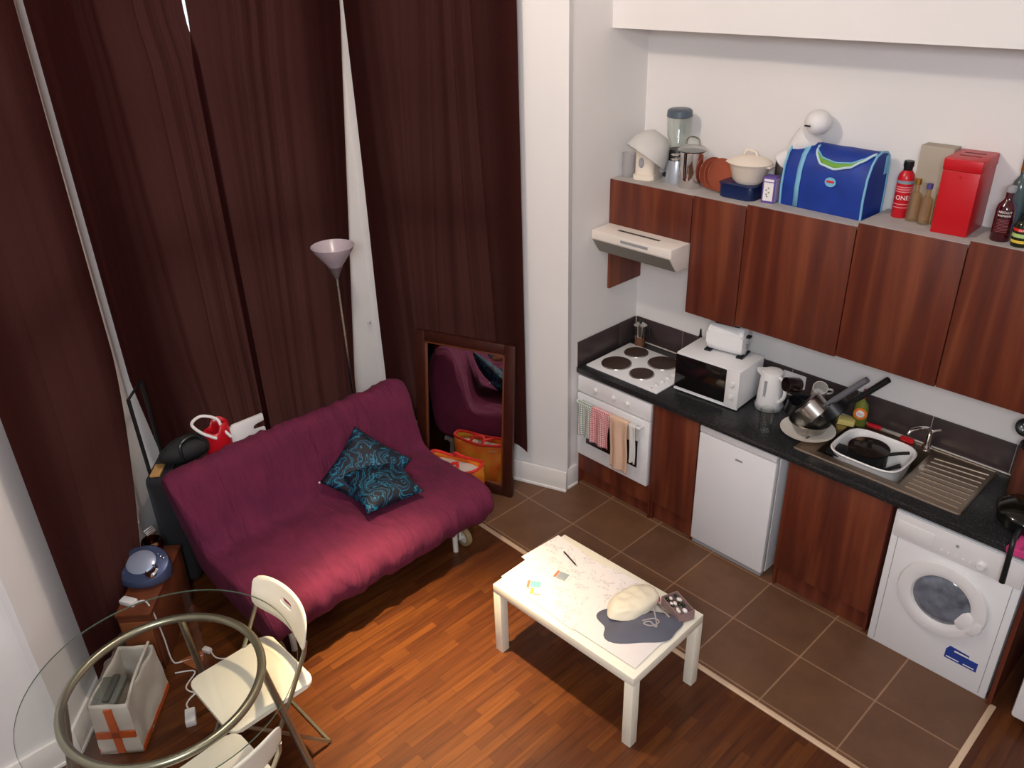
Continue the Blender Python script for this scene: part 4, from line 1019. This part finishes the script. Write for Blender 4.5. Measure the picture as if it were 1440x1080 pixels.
for y, ins in ys:
    rg = []
    for i, p in enumerate(PR):
        q = p-nor[i]*ins*.9
        x, z = q.x, q.y
        # wrinkles of the loose cover
        front = max(0, min(1, (x+.25)/.3)); backp = max(0, min(1, (z-.47)/.1))
        crease = math.exp(-((x+.56)**2+(z-.46)**2)/.02)
        w = .010*noise.noise((x*3+1.7, y*5, z*3))+.006*noise.noise((x*5, y*11, z*2.5))
        rw = 1-abs(noise.noise((x*2.2+y*1.5, y*7-x*3, z*2+4)))*2
        w += .011*max(0, rw)**3
        if backp > 0: w += backp*(.010*max(0, 1-abs(noise.noise((y*9+z*1.5, z*1.2, 2.5)))*2.2)**3)
        if front > 0 and z < .43: w += .014*noise.noise((y*13+z*5, z*3, 7.1))
        w += crease*.018*noise.noise((y*9, 3.3, 1.1))
        w -= .012*math.exp(-((y-.1)**2/.06+(x+.33)**2/.05))*(z > .4)*(z < .5)
        x += nor[i].x*w; z += nor[i].y*w
        flare = -.05*max(0, min(1, (z-.4)/.4))*(1 if y < 0 else -.3)*abs(y)/HL
        rg.append(sm.bm.verts.new((x, y+flare, max(.185, z))))
    rings.append(rg)
for a, b in zip(rings, rings[1:]):
    for i in range(NP): sm.bm.faces.new((a[i], a[(i+1) % NP], b[(i+1) % NP], b[i]))
capf = [sm.bm.faces.new(rings[0]), sm.bm.faces.new(rings[-1][::-1])]
bmesh.ops.triangulate(sm.bm, faces=capf, ngon_method='EAR_CLIP')
sm.build('mattress_cover', SOFA, so, sharp=35)
fm = MB()
for y in (-.62, .62): fm.tube([(.0, y, .18), (-.45, y, .18), (-.75, y, .18)], .018, 10)
fm.tube([(-.02, -.66, .18), (-.02, .66, .18)], .018, 10); fm.tube([(-.7, -.66, .18), (-.7, .66, .18)], .018, 10)
fm.build('steel_frame', APPL2, so)
WT = mat('white_tube_metal', S(214, 208, 200), .4)
for y in (.545, -.60): MB().tube([(-.035, y, .0), (-.035, y, .17)], .017, 12).build('leg', WT, so)
for y in (.545, -.60): MB().tube([(-.7, y, .0), (-.7, y, .17)], .017, 12).build('leg', WT, so)
for y, nm in ((.625, 1), (-.68, 2)):
    wh = MB().lathe([(.04, -.016), (.062, -.016), (.064, 0), (.062, .016), (.04, .016)], (-.045, y, .064), rx(PI/2) @ Matrix.Identity(3), 32).build('wheel', RUBBER, so)
    MB().lathe([(0, -.012), (.045, -.010), (.046, .010), (0, .012)], (-.045, y, .064), rx(PI/2), 28).build('wheel_hub', WT, wh)
    MB().tube([(-.045, y-.03, .064), (-.045, y-.03, .17)], .010, 8).tube([(-.045, y-.04, .064), (-.045, y, .064)], .008, 8).build('wheel_bracket', WT, wh)

# cushions
def cushion(label, loc, rot, s_=.40, h=.12, seed=0):
    mb = MB()
    def f(sgn):
        def g(u, v):
            a, b = u*2-1, v*2-1
            e = (1-abs(a)**2.6)*(1-abs(b)**2.6)
            z = sgn*(h/2*max(0, e)**.55)
            pin = 1-.07*(1-abs(a)**2)*(abs(b)**3)
            pin2 = 1-.07*(1-abs(b)**2)*(abs(a)**3)
            z += .008*noise.noise((a*3+seed, b*3, sgn))*max(0, e)
            return Vector((a*s_/2*pin2, b*s_/2*pin, z))
        return g
    mb.grid(f(1), 28, 28); mb.grid(f(-1), 28, 28); bmesh.ops.remove_doubles(mb.bm, verts=mb.bm.verts, dist=1e-4)
    t = thing('cushion', label, 'cushion', loc, rot, 'teal leaf-print cushions')
    mb.build('cushion_cover', CUSH, t, sharp=180)
    MB().sph((-s_/2, -s_/2, 0), .006, m=PAPER, seg=10).build('corner_button', PAPER, t)
    return t
def frame(ex, ey):
    ex = Vector(ex).normalized(); ey = Vector(ey); ey = (ey-ex*ey.dot(ex)).normalized(); ez = ex.cross(ey)
    if ez.z < 0: ez = -ez
    return Matrix((ex, ey, ez)).transposed()
RA = frame((-.13, .84, .53), (.72, .45, -.45)); RB = frame((-.13, -.98, .02), (.95, -.13, -.20))
if RA.determinant() < 0: RA = frame((.72, .45, -.45), (-.13, .84, .53))
if RB.determinant() < 0: RB = frame((.95, -.13, -.20), (-.13, -.98, .02))
cushion('navy and teal leaf cushion leaning on the sofa back, left one', (-.435, -1.99, .575), RA.to_euler(), .40, .11, 1)
cushion('navy and teal leaf cushion lying in front, right one', (-.30, -1.985, .545), RB.to_euler(), .37, .13, 6)

# ------------------------------------------------------------------ floor lamp
lp = thing('floor_lamp', 'uplighter floor lamp with grey glass cone shade', 'lamp', (-1.045, -1.655, 0))
MB().lathe([(0, 0), (.125, 0), (.13, .008), (.12, .02), (.02, .03), (0, .03)]).build('base', PEWTER, lp)
MB().tube([(0, 0, .02), (0, 0, 1.58)], .011, 12).build('pole', STEEL, lp)
MB().lathe([(.011, 1.55), (.02, 1.57), (.04, 1.615), (.045, 1.63), (0, 1.63)]).build('socket', mat('mauve_grey_cup', S(120, 106, 110), .4, .3), lp)
MB().lathe([(.04, 1.625), (.075, 1.675), (.115, 1.725), (.132, 1.76), (.128, 1.762), (.11, 1.728), (.07, 1.68), (.036, 1.632)], seg=40).build('lamp_shade', SHADE, lp)
MB().sph((0, 0, 1.665), .022, (1, 1, 1.4)).build('bulb', PAPER, lp)

# ------------------------------------------------------------------ mirror
e1 = Vector((.934, .358, 0))            # left-to-right along the bay wall
br = Vector((-.186, -1.046, 0))         # bottom right corner
MWd, MH, lean = .74, 1.10, math.radians(6.5)
mr = thing('standing_mirror', 'dark wood framed mirror leaning against the right bay wall', 'mirror', br-e1*MWd/2, (-lean, 0, math.atan2(e1.y, e1.x)))
f = MB(); fw = .072
for (x0, x1, z0, z1) in ((-MWd/2, -MWd/2+fw, 0, MH), (MWd/2-fw, MWd/2, 0, MH), (-MWd/2+fw, MWd/2-fw, 0, fw), (-MWd/2+fw, MWd/2-fw, MH-fw, MH)):
    f.b2(x0, x1, 0, .035, z0, z1, .006)
f.build('frame', FRAMEW, mr)
f = MB(); a, b = MWd/2-fw, .012
for (x0, x1, z0, z1) in ((-a, -a+b, fw, MH-fw), (a-b, a, fw, MH-fw), (-a, a, fw, fw+b), (-a, a, MH-fw-b, MH-fw)): f.b2(x0, x1, .004, .03, z0, z1, .002)
f.build('inner_bevel', FRAMEG, mr)
MB().b2(-MWd/2+fw*.9, MWd/2-fw*.9, .015, .022, fw*.9, MH-fw*.9).build('mirror_glass', MIRROR, mr)

# orange carrier bag between sofa and mirror
def carrier(label, loc, rot, w, d, h):
    t = thing('carrier_bag', label, 'bag', loc, rot)
    def f(u, v):
        a = u*2*PI; e = 3.2; ca, sa_ = math.cos(a), math.sin(a); q = (abs(ca)**e+abs(sa_)**e)**(-1/e)
        sx_, sy_ = (w/2)*(1+.08*v), (d/2)*(1-.1*v)
        n_ = noise.noise((ca*1.5, sa_*1.5, v*3))*.02
        z = h*v+(.03*ca*ca if v > .95 else 0)
        return Vector((q*ca*(sx_+n_), q*sa_*(sy_+n_), z))
    body = MB(); body.grid(f, 48, 14, wrap=True)
    body.lathe([(0, .003), (min(w, d)*.45, .003)], seg=20)
    o = body.build('bag_body', MATS['orange_yellow_bag'], t, sharp=180); md = o.modifiers.new('s', 'SOLIDIFY'); md.thickness = .003; md.offset = -1
    rim = [f(k/40, 1) for k in range(40)]
    MB().tube(rim, .010, 8, True).build('red_rim', REDPR, t)
    inn = MB().prism(rrect(w*.9, d*.8, .04), .004, Matrix.Translation((0, 0, h*.88))).build('white_lining', CANVAS, t)
    for s_ in (-1, 1):
        q = [(-.05, s_*d*.44, h*1.0), (-.03, s_*d*.3, h*1.14), (.03, s_*d*.2, h*1.15), (.05, s_*d*.44, h*1.0)] if s_ > 0 else [(-.05, s_*d*.44, h), (-.02, s_*d*.2, h*1.02), (.02, s_*d*.0, h*1.02), (.05, s_*d*.44, h)]
        MB().tube(q, .011, 8, smooth=5).build('handle', REDPR, t)
    return t
ob = mat('orange_yellow_bag', S(232, 128, 30), .5)
N, L, bb = nodes_of(ob); tc = N.new('ShaderNodeTexCoord'); nn = N.new('ShaderNodeTexNoise'); nn.inputs['Scale'].default_value = 5; L.new(tc.outputs['Object'], nn.inputs['Vector'])
rr = ramp(N, [(.4, S(232, 110, 24)), (.55, S(240, 150, 40)), (.7, S(232, 190, 60))]); L.new(nn.outputs['Fac'], rr.inputs['Fac']); L.new(rr.outputs[0], bb.inputs['Base Color'])
carrier('orange and yellow carrier bag with red rim, by the mirror', (-.45, -1.305, 0), math.atan2(.358, .934), .37, .19, .29)

# ------------------------------------------------------------------ behind and beside the sofa
sc_ = thing('suitcase', 'black wheeled suitcase behind the sofa with raised handle', 'suitcase', (-1.06, -2.905, 0), rot=.9)
MB().box((0, 0, .415), (.17, .36, .75), .045, seg=4).build('case_body', NYLON, sc_)
MB().tube([(.06, -.17, .792), (.06, .17, .792)], .008, 8).build('piping', BLACK, sc_)
MB().tube([(-.06, -.11, .78), (-.065, -.11, 1.26), (-.065, .11, 1.26), (-.06, .11, .78)], .011, 8).build('trolley_handle', BLACK, sc_)
MB().box((-.02, -.10, .796), (.055, .12, .014), .004).build('tan_tag', TAN, sc_)
for a in (-.12, .12): MB().cyl((-.05, a-.012, .05), .05, .03, rx(-PI/2), 20).build('wheel', BLACK, sc_)
bk = MB()
def packf(u, v):
    a = u*2*PI; ph = PI*v
    return Vector((.085*math.sin(ph)*math.cos(a), .15*math.sin(ph)*math.sin(a)*(1+.1*math.sin(3*a)), .07-.07*math.cos(ph)+.01*noise.noise((a, v*4, 2))))
bk.grid(packf, 30, 14, wrap=True); bmesh.ops.remove_doubles(bk.bm, verts=bk.bm.verts, dist=1e-4)
hb_ = thing('holdall', 'soft black holdall lying on the suitcase behind the sofa back', 'bag', (-.985, -2.80, .795))
bk.build('bag_body', NYLON, hb_)
MB().tube([(.08, -.06, .05), (.06, -.05, .14), (.04, .05, .15), (.07, .09, .06)], .010, 8, smooth=6).build('strap', BLACK, hb_)
rg_ = thing('red_bag', 'red bag with white looped trim behind the sofa back', 'bag', (-.95, -2.625, .50))
def redf(u, v):
    a = u*2*PI
    return Vector((.065*math.cos(a)*(1-.1*v), .085*math.sin(a)*(1-.15*v**2), .47*v+.01*math.sin(3*a)*v-.03*v*(math.sin(a) < 0)))
rb_ = MB().grid(redf, 30, 10, wrap=True); rb_.lathe([(0, .002), (.06, .002)], seg=20)
o = rb_.build('bag_body', REDP, rg_); md = o.modifiers.new('s', 'SOLIDIFY'); md.thickness = .006
MB().tube([(.05, -.03, .40), (.03, -.10, .46), (-.03, -.12, .50), (-.06, -.05, .51), (-.02, .02, .48), (.04, .02, .44), (.06, .05, .38)], .009, 8, smooth=6).build('white_trim', PAPER, rg_)
tag(MB().b2(-.065, .065, -.11, .11, 0, .498, .02).build('storage_box', NYLON, loc=(-.955, -2.625, .0)), 'dark box on the floor behind the sofa, under the red bag', 'box')
WP = MB().prism([(-.105, 0), (.105, 0), (.105, .845), (.05, .845), (.035, .853), (.028, .868), (.035, .883), (.05, .891), (.105, .891), (.105, .935), (-.085, .935), (-.105, .915)], .022, rx(PI/2).to_4x4(), bev=.003)
tag(WP.build('slotted_board', APPL2, loc=(-.925, -2.46, 0), rot=(0, 0, PI/2)), 'white board with an open slot standing upright behind the sofa back', 'board')

# ------------------------------------------------------------------ folding chairs
def ring_plate(outer, inner_fn, N_=72, K=7):
    pass
def chair(label, loc, rot, group='white folding chairs'):
    t = thing('folding_chair', label, 'chair', loc, rot, group)
    # seat
    MB().prism(rrect(.41, .41, .045), .022, Matrix.Translation((0, 0, .435)), bev=.006).build('seat', CHAIRW, t)
    # backrest: curved plate with a hand slot
    w, hgt, zc, th = .45, .175, .735, .016
    mb = MB(); N_ = 72; K = 8
    def outer(a):
        ca, sa_ = math.cos(a), math.sin(a); e = 5.
        q = (abs(ca/(w/2))**e+abs(sa_/(hgt/2))**e)**(-1/e); return q*ca, q*sa_
    def inner(a):
        ca, sa_ = math.cos(a), math.sin(a); e = 4.
        q = (abs(ca/.045)**e+abs(sa_/.017)**e)**(-1/e); return q*ca, q*sa_+.02
    def bend(x, z, off):
        k = (x/(w/2))
        return Vector((x, .185+.05*(1-k*k)+off+.04*(z/.15), zc+z-.004*k*k))
    F, Bk = [], []
    for j in range(K+1):
        s_ = j/K; rf, rb2 = [], []
        for i in range(N_):
            a = 2*PI*i/N_; xi, zi = inner(a); xo, zo = outer(a)
            x, z = xi+(xo-xi)*s_, zi+(zo-zi)*s_
            tt = th/2*(1-.5*(s_ > .99))
            rf.append(mb.bm.verts.new(bend(x, z, -tt))); rb2.append(mb.bm.verts.new(bend(x, z, tt)))
        F.append(rf); Bk.append(rb2)
    for j in range(K):
        for i in range(N_):
            i2 = (i+1) % N_
            mb.bm.faces.new((F[j][i], F[j][i2], F[j+1][i2], F[j+1][i])); mb.bm.faces.new((Bk[j][i], Bk[j+1][i], Bk[j+1][i2], Bk[j][i2]))
    for i in range(N_):
        i2 = (i+1) % N_
        mb.bm.faces.new((F[0][i], Bk[0][i], Bk[0][i2], F[0][i2])); mb.bm.faces.new((F[K][i], F[K][i2], Bk[K][i2], Bk[K][i]))
    mb.build('backrest', CHAIRW, t, sharp=50)
    X = .208
    f1 = [(-X, .19, .70), (-X, .175, .64), (-X, .08, .46), (-X, -.14, .08), (-X, -.185, .010), (X, -.185, .010), (X, -.14, .08), (X, .08, .46), (X, .175, .64), (X, .19, .70)]
    MB().tube(f1, .010, 10).build('front_leg_frame', PEWTER, t)
    X2 = .188
    f2 = [(-X2, -.13, .425), (-X2, -.02, .30), (-X2, .20, .04), (-X2, .225, .010), (X2, .225, .010), (X2, .20, .04), (X2, -.02, .30), (X2, -.13, .425)]
    MB().tube(f2, .009, 10).build('rear_leg_frame', PEWTER, t)
    return t
c1 = chair('white folding chair nearest the sofa, facing the glass table', (.432, -3.232, 0), .02)
c2 = copy_tree(c1); c2.location = (.84, -3.60, 0); c2.rotation_euler = (0, 0, -PI/2+.06)
c2['label'] = 'white folding chair cut off by the bottom of the photo'
# ------------------------------------------------------------------ glass table
gt = thing('glass_table', 'round glass table on a tubular ring and splayed legs', 'table', (.425, -3.575, 0))
MB().lathe([(0, .712), (.537, .712), (.54, .717), (.537, .722), (0, .722)], seg=96).build('glass_top', TABLEGL, gt)
MB().lathe([(.5402, .7135), (.5412, .717), (.5402, .7205)], seg=96).build('glass_edge', mat('green_glass_edge', S(96, 116, 100), .2), gt)
MB().tube([(.39*math.cos(2*PI*k/64), .39*math.sin(2*PI*k/64), .692) for k in range(64)], .0185, 14, True).build('ring', PEWTER, gt)
for a in (60, 146, 240, 326):
    ca, sa_ = math.cos(math.radians(a)), math.sin(math.radians(a))
    MB().tube([(ca*.385, sa_*.385, .685), (ca*.50, sa_*.50, .012)], .017, 12).build('leg', PEWTER, gt)
    # pads
# ------------------------------------------------------------------ CD player on the chest
d3a = math.atan2(d3.y, d3.x)
ch = thing('wooden_chest', 'low narrow reddish wood chest under the silver CD player', 'chest', (-.665, -3.262, 0), rot=d3a)
MB().b2(-.27, .27, -.085, .085, .0, .37, .006).build('chest_body', WOODBOX, ch)
MB().b2(-.275, .275, -.09, .09, .37, .392, .004).build('chest_lid', WOODBOX, ch)
MB().b2(-.277, -.27, -.075, .075, .05, .34, .003).build('front_panel', CARD, ch)
cd = thing('cd_player', 'oval silver blue CD player on the wooden chest', 'CD player', (-.675, -3.272, .393), rot=(0, 0, .80))
tilt = rx(math.radians(38))
MB().lathe([(0, .0), (.10, .0), (.125, .02), (.13, .06), (.12, .085), (.08, .10), (0, .105)], (0, 0, 0), None, 48, None, 1., .74).build('player_body', BLUEGR, cd)
MB().lathe([(.06, .1035), (.05, .112), (.0, .116)], (-.0, -.005, 0), None, 40, None, 1.15, .95).build('cd_lid', mat('pale_silver_lid', S(168, 176, 198), .3, .4), cd)
MB().lathe([(.024, .09), (.03, .1), (.03, .112), (.022, .118), (.018, .108), (0, .108)], (.06, -.045, -.008), None, 24).build('dial', CHROME, cd)
MB().lathe([(.02, .085), (.026, .098), (.018, .104), (0, .1)], (-.075, -.03, -.006), None, 20).build('dial', BLUEGR, cd)
for k in range(4): MB().sph((.05+.015*k, .045-.008*k, .094), .006, m=None, seg=10).build('button', CHROME, cd)
for c_ in cd.children:
    for v in c_.data.vertices:
        if v.co.z > .02: v.co.z += v.co.y*.42*min(1, (v.co.z-.02)/.05)
cd.scale = (1.14, 1.14, 1.14)
bv = thing('metal_vase', 'shiny brown metal bowl behind the CD player', 'bowl', (-.845, -3.155, .393))
MB().lathe([(0, 0), (.03, 0), (.035, .005), (.055, .03), (.062, .06), (.056, .09), (.05, .1), (.046, .098), (.054, .06), (.03, .01), (0, .008)], seg=36).build('bowl_body', mat('bronze', S(150, 110, 84), .15, 1.), bv)
tn2 = thing('clip_light', 'small chrome clip light on the chest by the curtain', 'lamp', (-.90, -3.14, .393))
MB().lathe([(0, 0), (.025, 0), (.025, .008), (.006, .012), (.006, .10), (0, .10)], seg=20).build('stem', CHROME, tn2)
for k in range(4): MB().tube([(-.025+.016*k, -.02, .11), (-.025+.016*k, .03, .125)], .005, 8).build('chrome_rod', CHROME, tn2)
pa = thing('power_adapter', 'white plug adapter on the chest in front of the CD player', 'adapter', (-.545, -3.415, .393), rot=.5)
MB().box((0, 0, .014), (.085, .045, .028), .006).build('adapter_body', APPL2, pa)
MB().tube([(.04, 0, .014), (.07, .02, .02), (.10, .02, .012), (.135, 0.01, -.06), (.15, .01, -.2), (.16, .01, -.37), (.2, .03, -.387), (.28, .10, -.388)], .004, 7, smooth=6).build('cable', APPL2, pa)

# paper bag with orange bands
pb = thing('shopping_bag', 'white and orange paper carrier bag on the floor under the glass table', 'bag', (-.19, -3.61, 0), rot=math.atan2(-.285, .34))
BW, BD, BH = .40, .20, .31
pg = MB()
def bagwall(u, v):
    k = u*4; i = int(k) % 4; t = k-int(k)
    c_ = [(-BW/2, -BD/2), (BW/2, -BD/2), (BW/2, BD/2), (-BW/2, BD/2)]
    p, q = c_[i], c_[(i+1) % 4]
    x, y = p[0]+(q[0]-p[0])*t, p[1]+(q[1]-p[1])*t
    s_ = 1-.06*v
    cr_ = .012*noise.noise((x*9, y*9, v*3))
    return Vector((x*s_+cr_, y*(s_-.10*v*(1 if i in (0, 2) else 1))+cr_, .001+BH*v+.012*math.sin(x*12)*v))
pg.grid(bagwall, 48, 12, wrap=True); pg.b2(-BW/2+.004, BW/2-.004, -BD/2+.004, BD/2-.004, 0, .003)
o = pg.build('bag_body', CANVAS, pb, sharp=50); md = o.modifiers.new('s', 'SOLIDIFY'); md.thickness = .002
def band(x0, x1, y0, y1, z0, z1): return MB().b2(x0, x1, y0, y1, z0, z1)
MB().b2(BW/2-.006, BW/2+.004, -.018, .018, .01, BH*.95).build('orange_band', ORANGED, pb)
MB().b2(BW/2-.004, BW/2+.004, -BD/2+.01, BD/2-.01, .11, .15).build('orange_band', ORANGED, pb)
MB().b2(-BW/2+.01, BW/2-.004, -BD/2-.004, -BD/2+.002, .006, .035).b2(-BW/2+.01, BW/2-.004, BD/2-.002, BD/2+.004, .006, .035).build('orange_band', ORANGED, pb)
MB().tube([(BW*.42, BD*.40, BH*.95), (.05, BD*.42, BH+.03), (-BW*.45, BD*.36, BH+.02)], .007, 8, smooth=6).build('handle', CANVAS, pb)
dv = thing('telephone', 'grey telephone base lying in the top of the paper bag', 'telephone', (-.165, -3.675, .262), rot=math.atan2(-.285, .34))
MB().box((.035, .0, .03), (.18, .125, .035), .01).build('phone_base', mat('grey_green_plastic', S(112, 112, 104), .4), dv)
MB().box((.03, .02, .056), (.16, .035, .022), .009).build('handset', mat('dark_grey_plastic', S(84, 82, 76), .4), dv)
MB().b2(.08, .12, -.05, -.02, .047, .051).build('display', CHROME, dv)
tag(MB().prism([(0, 0), (.17, 0), (.06, .12)], .004, Matrix.Translation((0, 0, 0))).build('cardboard_flap', CARD, loc=(-.40, -3.30, .004), rot=(0, 0, .3)), 'orange-brown cardboard piece on the floor beside the paper bag', 'cardboard')
ad = thing('power_strip', 'white extension block and cable on the floor by the near chair', 'adapter', (-.02, -3.22, 0), rot=1.1)
MB().box((0, 0, .018), (.12, .05, .036), .006).build('socket_block', APPL2, ad)
MB().tube([(-.06, 0, .014), (-.14, .04, .006), (-.2, .10, .006), (-.16, .2, .006), (-.26, .22, .006)], .004, 7, smooth=6).build('cable', APPL2, ad)
ad2 = thing('power_adapter', 'white plug adapter on the floor between paper bag and chair seat', 'adapter', (.01, -3.42, 0), rot=-.4)
MB().box((0, 0, .02), (.09, .05, .04), .006).build('adapter_body', APPL2, ad2)
MB().tube([(-.045, 0, .012), (-.1, -.02, .005), (-.14, -.0, .005), (-.18, .05, .005)], .004, 7, smooth=6).build('cable', APPL2, ad2)
ad3 = thing('inline_switch', 'small white inline cable switch beside the cardboard piece', 'adapter', (-.36, -3.16, 0), rot=.4)
MB().box((0, 0, .012), (.05, .03, .024), .005).build('switch_body', APPL2, ad3)
MB().tube([(.025, 0, .01), (.08, -.02, .005), (.14, .0, .005), (.20, .06, .005), (.27, .10, .006)], .004, 7, smooth=6).build('cable', APPL2, ad3)

# ------------------------------------------------------------------ lamps, added daylight fill and sky
def spot(name, loc, target, power, col, size, blend, rad):
    l = bpy.data.lights.new(name, 'SPOT'); l.energy = power; l.color = col; l.spot_size = math.radians(size); l.spot_blend = blend; l.shadow_soft_size = rad
    o = bpy.data.objects.new(name, l); COL.objects.link(o); o.location = loc
    o.rotation_euler = (Vector(target)-Vector(loc)).to_track_quat('-Z', 'Y').to_euler(); return o
def area(name, loc, target, power, col, sx, sy):
    l = bpy.data.lights.new(name, 'AREA'); l.shape = 'RECTANGLE'; l.size = sx; l.size_y = sy; l.energy = power; l.color = col
    o = bpy.data.objects.new(name, l); COL.objects.link(o); o.location = loc
    o.rotation_euler = (Vector(target)-Vector(loc)).to_track_quat('-Z', 'Y').to_euler(); return o
def point(name, loc, power, col, rad):
    l = bpy.data.lights.new(name, 'POINT'); l.energy = power; l.color = col; l.shadow_soft_size = rad
    o = bpy.data.objects.new(name, l); COL.objects.link(o); o.location = loc; return o
spot('ceiling_spot', (.55, -2.45, 4.05), (.70, -2.42, 0), 620, (1, .74, .44), 38, 1., .07)
spot('ceiling_downlight', (.55, -2.45, 4.04), (.60, -2.42, 0), 1500, (1, .74, .34), 26, 1., .05)
point('ceiling_bulb', (.55, -2.45, 3.95), 80, (1, .88, .76), .08)
area('added_daylight_fill', (3.6, -4.9, 3.7), (.9, -1.2, 1.0), 112, (.88, .93, 1), .9, .7)  # unseen cool fill light, added to stand for daylight; no window is built there

w = bpy.data.worlds.new('dusk_sky'); sc.world = w; w.use_nodes = True
bgn = w.node_tree.nodes['Background']; bgn.inputs[0].default_value = (.55, .58, .66, 1); bgn.inputs[1].default_value = 2.6

# ------------------------------------------------------------------ camera
cam = bpy.data.cameras.new('camera'); co = bpy.data.objects.new('camera', cam); COL.objects.link(co)
yaw, pitch, roll = 0.8230, -0.4893, -0.0326
cx, cy_, cz = 3.1896, -4.1356, 3.3225
fwd = Vector((-math.sin(yaw)*math.cos(pitch), math.cos(yaw)*math.cos(pitch), math.sin(pitch))); right = Vector((math.cos(yaw), math.sin(yaw), 0)); upv = right.cross(fwd)
r2 = right*math.cos(roll)+upv*math.sin(roll); u2 = -right*math.sin(roll)+upv*math.cos(roll)
M = Matrix((( r2.x, u2.x, -fwd.x, cx), (r2.y, u2.y, -fwd.y, cy_), (r2.z, u2.z, -fwd.z, cz), (0, 0, 0, 1)))
co.matrix_world = M
cam.sensor_fit = 'HORIZONTAL'; cam.sensor_width = 36; cam.lens = 36*1151.6/1440; cam.clip_start = .05; cam.clip_end = 60
sc.camera = co
sc.view_settings.view_transform = 'Standard'; sc.view_settings.look = 'None'; sc.view_settings.gamma = 1; sc.view_settings.use_curve_mapping = False
sc.view_settings.exposure = 0
